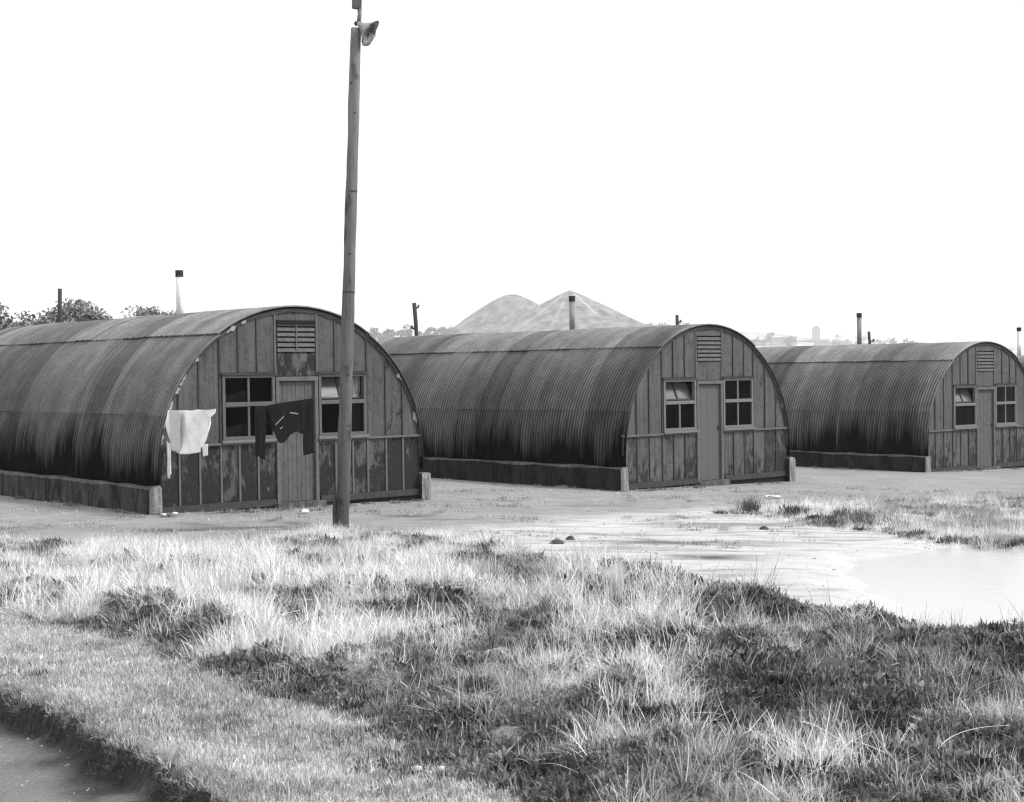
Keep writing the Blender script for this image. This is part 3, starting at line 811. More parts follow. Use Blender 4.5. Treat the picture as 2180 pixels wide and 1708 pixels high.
# ------------------------------------------------------------------ small things on the ground
def lump(name, x, y, r, h, mat, label, cat, seed, dz=0.0, group=None):
    rn = random.Random(seed); mb = MB(); vs = [(0, 0, h)]; n = 9
    for ring, (rr, zz) in enumerate(((.5, .85), (.9, .45), (1.0, 0.0), (1.02, -.5))):
        for k in range(n):
            a = 2*pi*k/n; q = r*rr*rn.uniform(.82, 1.15); vs.append((q*cos(a), q*sin(a)*.8, h*zz*rn.uniform(.85, 1.1)))
    fs = [(0, 1+k, 1+(k+1) % n) for k in range(n)]
    for ring in range(3):
        for k in range(n): fs.append((1+ring*n+k, 1+(ring+1)*n+k, 1+(ring+1)*n+(k+1) % n, 1+ring*n+(k+1) % n))
    mb.add(vs, fs); o = mb.build(name, mat, None, True); o.location = (x, y, float(height(x, y))+dz); tag(o, label, cat, group); return o
lump('earth_clod', .50, 17.95, .085, .05, M['stone'], 'wider of two dark clods lying on the pale mud', 'clod', 1)
lump('earth_clod', .68, 18.45, .055, .05, M['stone'], 'smaller round dark clod on the pale mud, behind the wider one', 'clod', 2)
lump('earth_clod', 3.3, 20.2, .06, .05, M['stone'], 'tiny dark clod on the pale track near the puddle', 'clod', 3)
lump('earth_mound', 1.92, 9.55, .25, .13, M['soil_bare'], 'bare dark earth mound among the grass at lower right', 'mound', 11, .03)
lump('earth_mound', -.62, 12.05, .30, .13, M['soil_bare'], 'low dark mound in the middle of the pale grass', 'mound', 12, .02)
def scrap(x, y, w, label, seed):
    rn = random.Random(seed); mb = MB(); vs = []
    for i in range(5):
        for j in range(3): vs.append(((i-2)*w/4+rn.uniform(-.01, .01), (j-1)*w*.25, .02+rn.uniform(0, .05)))
    mb.add(vs, [(i*3+j, (i+1)*3+j, (i+1)*3+j+1, i*3+j+1) for i in range(4) for j in range(2)])
    o = mb.build('paper_scrap', M['paper']); o.location = (x, y, float(height(x, y))); o.rotation_euler = (0, 0, rn.uniform(-.4, .4)); tag(o, label, 'litter')
scrap(-3.12, 22.75, .17, 'crumpled white paper on the dirt before the nearest hut door', 4)
scrap(4.48, 26.3, .26, 'white paper lying on the dirt before the middle hut', 6)
scrap(-4.95, 22.05, .24, 'pale scrap at the left foot of the nearest hut wall', 8)

# ------------------------------------------------------------------ grass tufts (source meshes, instanced as uncountable ground cover)
def m_grass(name, lo, hi, trans=.35):
    t = NT(name)
    tone = t.attr('tone', 'INSTANCER'); sh = t.attr('shade', 'GEOMETRY')
    v = t.math('MULTIPLY', t.mix(tone, lo, hi), t.mix(sh, .45, 1.40))
    tr = t.new('ShaderNodeBsdfTranslucent'); t.l(v, tr.inputs[0]); t.grey(v)
    t.bsdf.inputs['Roughness'].default_value = .7; t.bsdf.inputs['Specular IOR Level'].default_value = .15
    mx = t.new('ShaderNodeMixShader'); mx.inputs[0].default_value = trans
    t.l(t.bsdf.outputs[0], mx.inputs[1]); t.l(tr.outputs[0], mx.inputs[2]); t.l(mx.outputs[0], t.out.inputs[0])
    return t.m
M['straw'] = m_grass('dry_grass', .06, .90)
M['leafy'] = m_grass('low_green_leaves', .03, .42, .25)
M['mown'] = m_grass('mown_grass', .06, .80, .3)

def tuft(name, seed, nb, rad, hmin, hmax, w, lean, curl, mat, seg=4, leaf=False):
    rn = random.Random(seed); vs = []; fs = []; sh = []
    for b in range(nb):
        a = rn.uniform(0, 2*pi); r = rad*sqrt(rn.random()); x, y = r*cos(a), r*sin(a)
        dirn = rn.uniform(0, 2*pi) if rn.random() < .55 else a+rn.uniform(-.6, .6)
        L_ = rn.uniform(hmin, hmax); th = abs(rn.gauss(0, lean)); cu = rn.uniform(0, curl)
        side = dirn+pi/2+rn.uniform(-.7, .7); sx, sy = cos(side), sin(side); ww = w*rn.uniform(.6, 1.3)
        p = [x, y, -.01]; base = len(vs); s = rn.random()
        for i in range(seg+1):
            t = i/seg
            k = ww*(sin(pi*min(1, .15+t*.85))*1.0 if leaf else (1-t)**.6)
            vs.append((p[0]-sx*k/2, p[1]-sy*k/2, p[2])); vs.append((p[0]+sx*k/2, p[1]+sy*k/2, p[2])); sh += [s, s]
            ang = th+cu*t*t
            p[0] += L_/seg*sin(ang)*cos(dirn); p[1] += L_/seg*sin(ang)*sin(dirn); p[2] += L_/seg*cos(ang)
            if p[2] < .004: p[2] = .004+rn.random()*.01
        for i in range(seg): fs.append((base+2*i, base+2*i+1, base+2*i+3, base+2*i+2))
    me = bpy.data.meshes.new(name); me.from_pydata(vs, [], fs); me.materials.append(mat)
    at = me.attributes.new('shade', 'FLOAT', 'POINT'); at.data.foreach_set('value', sh)
    me.polygons.foreach_set('use_smooth', [True]*len(fs))
    return me
def coll(name, meshes):
    c = bpy.data.collections.new(name)
    for i, me in enumerate(meshes):
        o = bpy.data.objects.new('%s_%02d' % (name, i), me); c.objects.link(o)
    return c
COL = {
 'straw': coll('dry_tuft', [tuft('dry_tuft', i, 26, .08, .05, .15, .0052, 1.0, 2.2, M['straw']) for i in range(6)]),
 'tall':  coll('tall_tuft', [tuft('tall_tuft', 20+i, 11, .06, .14, .30, .0052, .45, 1.6, M['straw'], 5) for i in range(5)]),
 'laid':  coll('laid_tuft', [tuft('laid_tuft', 40+i, 24, .12, .09, .28, .0056, 1.3, 1.3, M['straw'], 5) for i in range(5)]),
 'leafy': coll('leafy_tuft', [tuft('leafy_tuft', 60+i, 40, .085, .02, .075, .010, .9, 1.6, M['leafy'], 3, True) for i in range(5)]),
 'mown':  coll('mown_tuft', [tuft('mown_tuft', 80+i, 30, .10, .02, .08, .0055, 1.35, 1.2, M['mown'], 3) for i in range(6)]),
}
def scatter_group(col):
    ng = bpy.data.node_groups.new('scatter_'+col.name, 'GeometryNodeTree')
    ng.interface.new_socket('Geometry', in_out='INPUT', socket_type='NodeSocketGeometry')
    ng.interface.new_socket('Geometry', in_out='OUTPUT', socket_type='NodeSocketGeometry')
    N = ng.nodes; gi = N.new('NodeGroupInput'); go = N.new('NodeGroupOutput')
    iop = N.new('GeometryNodeInstanceOnPoints'); ci = N.new('GeometryNodeCollectionInfo')
    ci.inputs['Collection'].default_value = col; ci.inputs['Separate Children'].default_value = True; ci.inputs['Reset Children'].default_value = True
    iop.inputs['Pick Instance'].default_value = True
    def na(name, typ):
        n = N.new('GeometryNodeInputNamedAttribute'); n.data_type = typ; n.inputs['Name'].default_value = name; return n.outputs['Attribute']
    ng.links.new(gi.outputs[0], iop.inputs['Points']); ng.links.new(ci.outputs[0], iop.inputs['Instance'])
    ng.links.new(na('idx', 'INT'), iop.inputs['Instance Index'])
    e = N.new('FunctionNodeEulerToRotation'); ng.links.new(na('rot', 'FLOAT_VECTOR'), e.inputs[0]); ng.links.new(e.outputs[0], iop.inputs['Rotation'])
    ng.links.new(na('scl', 'FLOAT_VECTOR'), iop.inputs['Scale'])
    ng.links.new(iop.outputs[0], go.inputs[0])
    return ng
COL['broad'] = coll('broad_tuft', [tuft('broad_tuft', 240+i, 30, .07, .025, .075, .017, 1.0, 1.4, M['leafy'], 3, True) for i in range(4)])
def pebble(seed):
    rn = random.Random(seed); vs = [(0, 0, .6)]+[(cos(k*1.05)*rn.uniform(.7, 1.1), sin(k*1.05)*rn.uniform(.6, 1.0), .15) for k in range(6)]+[(cos(k*1.05)*.8, sin(k*1.05)*.7, -.4) for k in range(6)]
    me = bpy.data.meshes.new('pebble'); me.from_pydata([tuple(c*.03 for c in v) for v in vs], [], [(0, 1+k, 1+(k+1) % 6) for k in range(6)]+[(1+k, 7+k, 7+(k+1) % 6, 1+(k+1) % 6) for k in range(6)])
    me.materials.append(M['pebble']); return me
t_ = NT('yard_pebble'); t_.grey(t_.mix(t_.attr('tone', 'INSTANCER'), .13, .60)); M['pebble'] = t_.m
COL['pebble'] = coll('pebble_source', [pebble(i) for i in range(5)])
SG = {k: scatter_group(c) for k, c in COL.items()}
def scatter(name, kind, x, y, tone, scale, label, cat, tilt=.15, zoff=0.0, hs=None, parent=None):
    n = len(x); z = height(x, y)+zoff
    me = bpy.data.meshes.new(name); me.vertices.add(n); me.vertices.foreach_set('co', np.stack([x, y, z], -1).ravel())
    a = me.attributes.new('rot', 'FLOAT_VECTOR', 'POINT')
    rot = np.stack([RNG.normal(0, tilt, n), RNG.normal(0, tilt, n), RNG.uniform(0, 2*pi, n)], -1); a.data.foreach_set('vector', rot.ravel())
    a = me.attributes.new('scl', 'FLOAT_VECTOR', 'POINT'); hs = scale if hs is None else hs
    a.data.foreach_set('vector', np.stack([scale, scale, hs], -1).ravel())
    a = me.attributes.new('idx', 'INT', 'POINT'); a.data.foreach_set('value', RNG.integers(0, 30, n).astype(np.int32))
    a = me.attributes.new('tone', 'FLOAT', 'POINT'); a.data.foreach_set('value', np.clip(tone, 0, 1).astype(np.float32))
    o = link(name, me, parent); md = o.modifiers.new('scatter', 'NODES'); md.node_group = SG[kind]
    if label: tag(o, label, cat, kind='stuff')
    return o
def pts(x0, x1, y0, y1, dens):
    n = int((x1-x0)*(y1-y0)*dens); return RNG.uniform(x0, x1, n), RNG.uniform(y0, y1, n)
def infrustum(x, y, m=2.4):
    return (np.abs(x) < y*.345+m) & (y > 4.6)
# dark (low green weed) patches as read from the photograph, in metres
BLOBS = [(2.2, 12.3, .45, 1.0), (2.7, 11.6, .4, 1.0), (3.1, 10.95, .4, 1.0), (3.5, 10.4, .5, 1.0), (1.5, 13.4, .4, 1.0), (1.0, 14.1, .35, 1.0), (1.25, 13.7, .4, 1.0), (1.85, 12.8, .4, 1.0), (-.61, 12.01, .42, 1.0), (1.9, 9.54, .38, 1.0), (1.15, 9.2, .40, .9), (2.15, 8.0, .5, 1.0), (.15, 13.7, .35, .8), (-.73, 8.46, .35, .9), (-.45, 7.75, .3, 1.0),
         (3.0, 9.8, .7, .6), (2.6, 9.9, .3, .9), (.74, 10.38, .22, 1.0), (2.0, 13.3, .55, .9), (1.45, 14.6, .5, .9), (2.55, 12.0, .6, .9), (3.0, 11.0, .5, .9), (1.0, 13.0, .6, .5), (1.7, 12.2, .8, .6),
         (2.5, 10.8, .8, .6), (3.6, 9.6, .8, .8), (-2.4, 11.4, .3, .9), (-1.75, 10.2, .28, 1.0), (-1.14, 9.32, .28, 1.0), (-2.9, 11.9, .25, .7), (.4, 8.2, .5, .5), (-1.9, 15.0, .25, .6), (-4.0, 15.1, .3, .6),
         (-5.4, 17.4, .25, .8), (-5.0, 16.7, .2, .7), (-3.2, 17.1, .25, .5), (.2, 7.2, .35, .6), (1.0, 7.6, .35, .6), (-1.6, 13.2, .3, .6), (.6, 15.4, .3, .5), (-.2, 16.3, .25, .6), (2.2, 9.0, .3, .7)]
def darkness(x, y):
    d = np.zeros_like(x)
    wx = x+(fbm(x*2, y*2, 61, 2)-.5)*.5; wy = y+(fbm(x*2, y*2, 67, 2)-.5)*.8
    for bx, by, r, s in BLOBS:
        q = ((wx-bx)**2+((wy-by)*.75)**2)/(r*r); d = np.maximum(d, s*np.exp(-q*1.1))
    side = sstep(-1.5, 3.0, x-(y-12)*.25)                      # greener towards the puddle
    n = fbm(x*1.5, y*1.2, 71, 3)
    return np.clip(d*(.35+1.15*sstep(.3, .62, fbm(x*4.5, y*3.4, 79, 2)))+side*.40*sstep(.42, .62, fbm(x*2.6, y*2.2, 71, 3))+.35*sstep(.52, .68, fbm(x*3.0, y*2.2, 77, 2))+side*.08+.75*np.exp(-(np.clip(sdist(x, y, MEADOW), 0, 9)/.28)**2)*sstep(.42, .58, fbm(x*1.7, y*1.7, 73, 2))*(y < 15), 0, 1)

def grow():
    # meadow straw
    x, y = pts(-9.5, 8.0, 4.6, 20, 520); m = masks(x, y)['meadow']; k = (m > .02) & infrustum(x, y); x, y, m = x[k], y[k], m[k]
    dk = darkness(x, y); k = RNG.random(len(x)) > dk*1.0; x, y, dk = x[k], y[k], dk[k]
    cl = fbm(x*3.6+3, y*3.0, 83, 2); c5 = fbm(x*6.5+1, y*5.0, 87, 2); k = RNG.random(len(x)) < sstep(.32, .58, cl*.6+c5*.4)*.95+.05; x, y, dk, cl = x[k], y[k], dk[k], cl[k]
    bright = .68+.62*sstep(-.5, 4.5, (y-8)*.5-x*1.0)
    n = fbm(x*1.1+9, y*.9, 81, 3)
    tone = bright*(.45+.95*sstep(.3, .62, n))*(1-.6*dk)*(.55+.9*cl)+RNG.normal(0.07, .2, len(x))
    sc = RNG.uniform(.45, 1.25, len(x))*(.45+.45*n+.55*sstep(.4, .7, cl))*(.5+.5*sstep(17.8, 13, y))*(.78+.22*sstep(9, 13, y))
    sel = RNG.random(len(x)); tallm = sstep(.5, .66, fbm(x*.9, y*.9, 91, 2))
    kt = sel < .03+.07*tallm; kl = (~kt) & (sel > .40)
    ks = ~(kt | kl)
    scatter('meadow_grass', 'straw', x[ks], y[ks], tone[ks], sc[ks], 'rough pale dry grass covering the foreground bank', 'grass')
    scatter('tall_grass', 'tall', x[kt], y[kt], tone[kt]*1.15, sc[kt]*.9, 'taller thin pale grass stems rising from the foreground bank', 'grass')
    scatter('flattened_grass', 'laid', x[kl], y[kl], tone[kl]*1.1+.05, sc[kl], 'matted flattened straw lying over the foreground bank', 'grass', .25, .02)
    # leafy weeds under and between
    x, y = pts(-9.5, 8.0, 4.6, 20, 560); m = masks(x, y)['meadow']; k = (m > -.05) & infrustum(x, y); x, y, m = x[k], y[k], m[k]
    dk = darkness(x, y); k = RNG.random(len(x)) < dk*1.1+.10; x, y, dk = x[k], y[k], dk[k]
    tone = .45*fbm(x*3, y*3, 95, 2)+RNG.normal(0, .16, len(x))+.15
    scatter('low_weeds', 'leafy', x, y, tone, RNG.uniform(.6, 1.3, len(x)), 'low dark leafy weeds between the dry grass and along the puddle edge', 'weeds')
    x, y = pts(-7, 5, 5.6, 17, 90); m = masks(x, y)['meadow']; dk = darkness(x, y); k = (m > 0) & infrustum(x, y) & (RNG.random(len(x)) < dk*1.2+.05); x, y = x[k], y[k]
    scatter('broad_weeds', 'broad', x, y, RNG.uniform(0, .8, len(x)), RNG.uniform(.6, 1.5, len(x)), 'broad-leaved weeds scattered through the dry grass', 'weeds', .2, .01)
    x, y = pts(-9, 9, 12, 30, 20); mm = masks(x, y); k = (mm['meadow'] < 0) & (mm['puddle'] < -.05) & (mm['road'] < 0) & (fbm(x*.8, y*.8, 141, 2)+RNG.normal(0, .1, len(x)) > .5); x, y = x[k], y[k]
    scatter('yard_pebbles', 'pebble', x, y, RNG.random(len(x)), RNG.uniform(.2, .9, len(x))**1.6, 'small loose stones strewn over the dirt yard', 'gravel', .3)
    x, y = pts(-6, .5, 5.6, 12, 900); mm = masks(x, y)['road']; k = (mm > .0) & (mm < .10) & infrustum(x, y) & (fbm(x*5, y*5, 151, 2) > .42); x, y = x[k], y[k]
    scatter('edge_weeds', 'mown', x, y, RNG.uniform(0, .12, len(x)), RNG.uniform(.3, .8, len(x)), 'dark roots and short growth on the cut face beside the track', 'weeds', .6)
    x, y = pts(-4, 0, 5.6, 11, 60); k = masks(x, y)['road'] > .05; x, y = x[k], y[k]
    scatter('track_grit', 'pebble', x, y, RNG.random(len(x))*.7, RNG.uniform(.1, .4, len(x)), 'fine grit on the track in the near left corner', 'gravel', .3)
    # ragged weed fringe on the puddle bank and along the verge step
    # mown verge
    x, y = pts(-9, 1.6, 4.6, 16, 640); mm = masks(x, y); vg = [(-14, 18.6)]+VERGE[2:]+[(-30, 1), (-30, 18)]
    k = (mm['meadow'] < .08) & (mm['road'] < -.0) & (sdist(x, y, vg) > -.2) & infrustum(x, y); x, y = x[k], y[k]
    tone = .30+.75*fbm(x*1.8, y*4.2, 97, 3)+RNG.normal(0, .24, len(x))
    scatter('mown_grass', 'mown', x, y, tone, RNG.uniform(.5, .95, len(x)), 'short trodden grass strip between the track and the long grass', 'grass')
    # overhanging fringe at the track edge
    x, y = pts(-6.5, .5, 5.6, 12, 900); mm = masks(x, y)['road']; k = (np.abs(mm+.04) < .06) & infrustum(x, y); x, y = x[k], y[k]
    scatter('edge_grass', 'straw', x, y, RNG.uniform(.1, .8, len(x)), RNG.uniform(.3, .7, len(x)), 'ragged grass fringe overhanging the dark edge of the track', 'grass', .5)
    a = RNG.uniform(0, 2*pi, 34); q = .10+.28*RNG.random(34)
    scatter('pole_foot_grass', 'straw', -2.21+q*np.cos(a)*1.5, 19.66+q*np.sin(a), RNG.uniform(.2, .95, 34), RNG.uniform(.4, .95, 34), 'pale grass gathered round the foot of the tall pole', 'grass')
    # patch beyond the puddle
    x, y = pts(3, 14, 16, 29, 230); m = masks(x, y)['back']; k = (m > RNG.uniform(-.45, .35, len(x))) & (fbm(x*2.6, y*2.6, 107, 2) > .36) & (x < y*.345+1.0); x, y, m = x[k], y[k], m[k]
    n = fbm(x*1.2, y*1.2, 103, 3); tone = .38+.8*sstep(.35, .6, n)+RNG.normal(0, .12, len(x))
    kt = RNG.random(len(x)) < .18
    scatter('far_grass', 'straw', x[~kt], y[~kt], tone[~kt], RNG.uniform(.4, 1.0, (~kt).sum())*(.55+.5*n[~kt]), 'pale tufted grass patch beyond the puddle at right', 'grass')
    scatter('far_tall_grass', 'tall', x[kt], y[kt], tone[kt]+.1, RNG.uniform(.5, .95, kt.sum()), 'thin upright stems in the grass patch beyond the puddle', 'grass')
    x, y = pts(3, 12, 16, 27, 45); m = masks(x, y)['back']; k = (m > -.1) & (fbm(x*1.6, y*1.6, 105, 2) > .52); x, y = x[k], y[k]
    scatter('far_weeds', 'leafy', x, y, RNG.uniform(0, .5, len(x)), RNG.uniform(.8, 1.6, len(x)), 'dark leafy weeds in the grass patch beyond the puddle', 'weeds')
    # weeds along the feet of the hut walls
    def footline(X, Y, yaw, z0, u0, s0, u1, s1, n, sd):
        ya = radians(yaw); t = RNG.random(n); u = u0+(u1-u0)*t+RNG.normal(0, sd, n); s = s0+(s1-s0)*t+RNG.normal(0, sd, n)
        return X+u*sin(ya)-s*cos(ya), Y+u*cos(ya)+s*sin(ya)
    hs = [(-5.256, 22.552, 49.62, 0), (2.04, 28.605, 48.555, -.193), (9.688, 36.03, 50.606, -.489)]
    fx = []; fy = []
    for h_ in hs:
        for q in ((0.2, -.35, 2.0, -.35, 46, .08), (2.9, -.33, 4.9, -.33, 26, .08), (-.28, 0, -.28, 10, 120, .05), (0, -.22, 0, -.2, 10, .08)):
            a, b = footline(*h_, *q); fx.append(a); fy.append(b)
    x = np.concatenate(fx); y = np.concatenate(fy); k = fbm(x*2.2, y*2.2, 111, 2) > .5; x, y = x[k], y[k]
    scatter('wall_foot_weeds', 'leafy', x, y, RNG.uniform(.1, .9, len(x)), RNG.uniform(.5, 1.1, len(x)), 'sparse weeds growing along the feet of the hut walls', 'weeds')
    x2, y2 = x+RNG.normal(0, .1, len(x)), y-.1+RNG.normal(0, .1, len(x))
    scatter('wall_foot_grass', 'straw', x2, y2, RNG.uniform(.2, .8, len(x)), RNG.uniform(.25, .6, len(x)), 'short grass wisps in front of the hut walls', 'grass')
    # short growth breaking up the dirt yard
    x, y = pts(-9, 9, 17.5, 30, 16); mm = masks(x, y); k = (mm['meadow'] < .1) & (mm['puddle'] < -.1) & (fbm(x*.9, y*1.6, 121, 3) > .56); x, y = x[k], y[k]
    scatter('yard_grass', 'mown', x, y, RNG.uniform(.1, .8, len(x)), RNG.uniform(.6, 1.3, len(x)), 'thin short grass scattered over the dirt yard before the huts', 'grass')
grow()

# single plants that can be picked out
def plant(name, x, y, meshes, label, cat, spread, count, scale, mat_tone, seed, group=None):
    """a clump made of several tufts joined in one mesh"""
    rn = random.Random(seed); vs = []; fs = []; sh = []
    for c in range(count):
        me = meshes[rn.randrange(len(meshes))]; a = rn.uniform(0, 2*pi); s = scale*rn.uniform(.7, 1.2)
        ox, oy = rn.gauss(0, spread), rn.gauss(0, spread); b = len(vs)
        for v in me.vertices:
            co = v.co; vs.append((ox+s*(co.x*cos(a)-co.y*sin(a)), oy+s*(co.x*sin(a)+co.y*cos(a)), s*co.z))
        sh += [d.value for d in me.attributes['shade'].data]
        fs += [tuple(i+b for i in p.vertices) for p in me.polygons]
    m2 = bpy.data.meshes.new(name); m2.from_pydata(vs, [], fs); at = m2.attributes.new('shade', 'FLOAT', 'POINT'); at.data.foreach_set('value', sh)
    m2.materials.append(mat_tone); o = link(name, m2); o.location = (x, y, float(height(x, y))); tag(o, label, cat, group)
    return o
def m_fixed(name, lo, hi, trans=.25):
    t = NT(name); v = t.mix(t.attr('shade'), lo, hi); t.grey(v)
    tr = t.new('ShaderNodeBsdfTranslucent'); t.l(v, tr.inputs[0]); mx = t.new('ShaderNodeMixShader'); mx.inputs[0].default_value = trans
    t.l(t.bsdf.outputs[0], mx.inputs[1]); t.l(tr.outputs[0], mx.inputs[2]); t.l(mx.outputs[0], t.out.inputs[0]); return t.m
M['p_dark'] = m_fixed('weed_dark', .03, .12); M['p_pale'] = m_fixed('straw_pale', .6, .9, .4); M['p_mid'] = m_fixed('weed_mid', .06, .22)
tall = [o.data for o in COL['tall'].objects]; leafy = [o.data for o in COL['leafy'].objects]; straw = [o.data for o in COL['straw'].objects]
stalk = [tuft('stalk', 200+i, 14, .035, .22, .44, .013, .12, .5, M['straw'], 5) for i in range(3)]
bushy = [tuft('bushy', 220+i, 150, .11, .06, .30, .009, .6, 1.0, M['leafy'], 3, True) for i in range(3)]
plant('dead_stalk_clump', .78, 11.75, stalk, 'upright clump of white dead stalks in the middle of the grass', 'plant', .03, 6, 1.05, M['p_pale'], 1)
plant('weed_bush', 1.08, 14.35, bushy, 'dark feathery weed at the puddle edge, left end of the bank', 'plant', .16, 9, .95, M['p_dark'], 2)
plant('weed_bush', 4.07, 22.1, bushy, 'darker upright weed right of its twin at the grass patch tip', 'plant', .07, 5, 1.0, M['p_dark'], 3, 'weeds at the tip of the far grass patch')
plant('weed_bush', 3.55, 23.3, bushy, 'smaller dark weed at the left tip of the far grass patch', 'plant', .07, 4, .85, M['p_mid'], 4, 'weeds at the tip of the far grass patch')
plant('weed_bush', 4.75, 21.3, bushy, 'grey feathery weed on the far shore, right of the dark upright one', 'plant', .12, 5, .8, M['p_mid'], 5, 'weeds at the tip of the far grass patch')
plant('dock_plant', -.55, 7.85, leafy, 'dark broad-leaved plant with white blooms at the mown strip edge', 'plant', .13, 16, 1.1, M['p_dark'], 6)
plant('dock_plant', -.75, 8.45, leafy, 'dark broad-leaved plant at the edge of the mown strip, without blooms', 'plant', .15, 16, 1.1, M['p_dark'], 7)
plant('grass_clump', 5.55, 17.85, tall, 'pale grass clump standing in the puddle near the right edge', 'plant', .05, 7, .95, M['p_pale'], 8)
plant('grass_clump', -3.05, 17.6, tall, 'dark tufted grass clump at the back of the dry grass, left of the pole', 'plant', .12, 9, .8, M['p_mid'], 9)
for (x, y, r, lb) in ((-.50, 7.72, .021, 'left white bloom low on the dock plant'), (-.38, 7.72, .019, 'right white bloom low on the dock plant')):
    lump('white_flower', x, y, r, r*.6, M['bloom'], lb, 'flower', int(x*100)+200, .03)
# bent pale canes lying over the weeds at the bottom right
def cane(p, label, r=.006):
    mb = MB(); P = [Vector((x, y, float(height(x, y))+dz)) for x, y, dz in p]
    q = [P[0]*(1-t)**2+P[1]*2*t*(1-t)+P[2]*t*t for t in [k/10 for k in range(11)]]; mb.tube(q, [r*(1-.05*k) for k in range(11)], 5)
    tag(mb.build('dry_stalk', M['p_cane'], None, True), label, 'stalk')
M['p_cane'] = m_plain('dry_cane', .6, .15, 20)
cane([(1.48, 7.95, .16), (1.55, 7.6, .17), (1.66, 7.25, .08)], 'pale straight stalk lying slantwise among weeds at bottom right')
cane([(2.0, 7.3, .05), (2.15, 7.6, .20), (2.55, 7.9, .12)], 'thin pale stalk arching at the lower right corner', .0025)
cane([(-2.95, 15.6, .26), (-2.5, 14.9, .22), (-2.1, 14.3, .12)], 'single straight straw leaning across the dry grass at left', .004)

# ------------------------------------------------------------------ trees
def m_leaf(name, lo, hi):
    t = NT(name); v = t.mix(t.attr('shade'), lo, hi); t.grey(v); return t.m
M['leaf'] = m_leaf('tree_foliage', .08, .36); M['bark'] = m_plain('bark', .05, .3, 5); M['leaf_far'] = m_leaf('far_foliage', .04, .14)
def tree(x, y, zb, H_, Wd, label, seed, leaves=2600, ls=.16, group=None, trunk=True, mat='leaf', name='leafy_tree', cb=.3, dens=1.0):
    rn = np.random.default_rng(seed); r2 = random.Random(seed)
    root = empty(name, (x, y, zb)); tag(root, label, 'tree', group)
    mb = MB(); tr = Wd*.045+.03
    mb.tube([(0, 0, -.5), (.02*Wd, 0, H_*.3), (0, .02*Wd, H_*.62)], [tr, tr*.75, tr*.35], 7)
    cl = []
    nc = 16 if leaves > 1000 else 9
    for i in range(nc):
        a = r2.uniform(0, 2*pi); q = sqrt(r2.random())*Wd*.42; zz = H_*(cb+(1-cb)*.86*r2.random()**.8)
        q *= sqrt(max(.12, 1-((zz/H_-.5)/.55)**2))
        cl.append((q*cos(a), q*sin(a), zz, Wd*r2.uniform(.11, .21)))
        mb.tube([(0, 0, H_*.3), (q*cos(a)*.5, q*sin(a)*.5, zz*.72), (q*cos(a), q*sin(a), zz)], [tr*.4, tr*.25, tr*.08], 5, False)
    mb.build('trunk', M['bark'], root, True)
    per = leaves//nc; V = []; S = []
    for (cx, cy, cz, cr) in cl:
        d = rn.normal(size=(per, 3)); d /= np.linalg.norm(d, axis=1)[:, None]; rad = cr*(rn.random(per)**.45)*rn.uniform(.8, 1.25, per)
        c = np.array([cx, cy, cz])+d*rad[:, None]*np.array([1.15, 1.15, .85])
        a = rn.normal(size=(per, 3)); a /= np.linalg.norm(a, axis=1)[:, None]; b = np.cross(a, rn.normal(size=(per, 3))); b /= np.linalg.norm(b, axis=1)[:, None]
        s = ls*rn.uniform(.6, 1.3, per)[:, None]
        V.append(np.stack([c-a*s*.6, c+b*s*.35, c+a*s*.6, c-b*s*.35], 1).reshape(-1, 3)); S.append(np.repeat(np.clip(rn.normal(.5, .25, per)+r2.uniform(-.2, .2), 0, 1), 4))
    V = np.concatenate(V); S = np.concatenate(S); n = len(V)//4
    me = bpy.data.meshes.new('crown'); me.vertices.add(len(V)); me.vertices.foreach_set('co', V.ravel()); me.loops.add(4*n); me.loops.foreach_set('vertex_index', np.arange(4*n))
    me.polygons.add(n); me.polygons.foreach_set('loop_start', np.arange(0, 4*n, 4)); me.polygons.foreach_set('loop_total', np.full(n, 4)); me.update(calc_edges=True)
    at = me.attributes.new('shade', 'FLOAT', 'POINT'); at.data.foreach_set('value', S.astype(np.float32)); me.materials.append(M[mat]); link('crown', me, root)
    return root
G = 'bushy trees behind the left hut'
tree(-25.3, 70, -.6, 6.1, 6.2, 'tree cut by the left edge, leftmost behind the nearest hut', 1, 9880, .17, G, cb=.28)
tree(-22.0, 72, -.6, 6.5, 4.6, 'round tree just left of the dark post, behind nearest hut', 2, 7980, .17, G, cb=.28)
tree(-20.1, 70, -.6, 6.4, 4.2, 'bushy tree directly behind the dark post at left', 3, 7980, .16, G, cb=.28)
tree(-23.7, 66, -.6, 6.4, 4.2, 'lower tree in front, between the two leftmost crowns', 4, 6840, .16, G, cb=.28)
tree(-18.6, 68, -.6, 5.9, 2.8, 'small low bush at the right end of the left tree group', 5, 4940, .15, G, cb=.28)
tree(-14.4, 62, -.6, 5.6, 3.0, 'lone tree top showing over the nearest hut roof, left of its stove pipe', 6, 3400, .13, None, cb=.55)
tree(-15.9, 62, -.6, 5.0, .7, 'tiny sprig of a tree left of the lone tree top', 7, 260, .12, None, cb=.8)

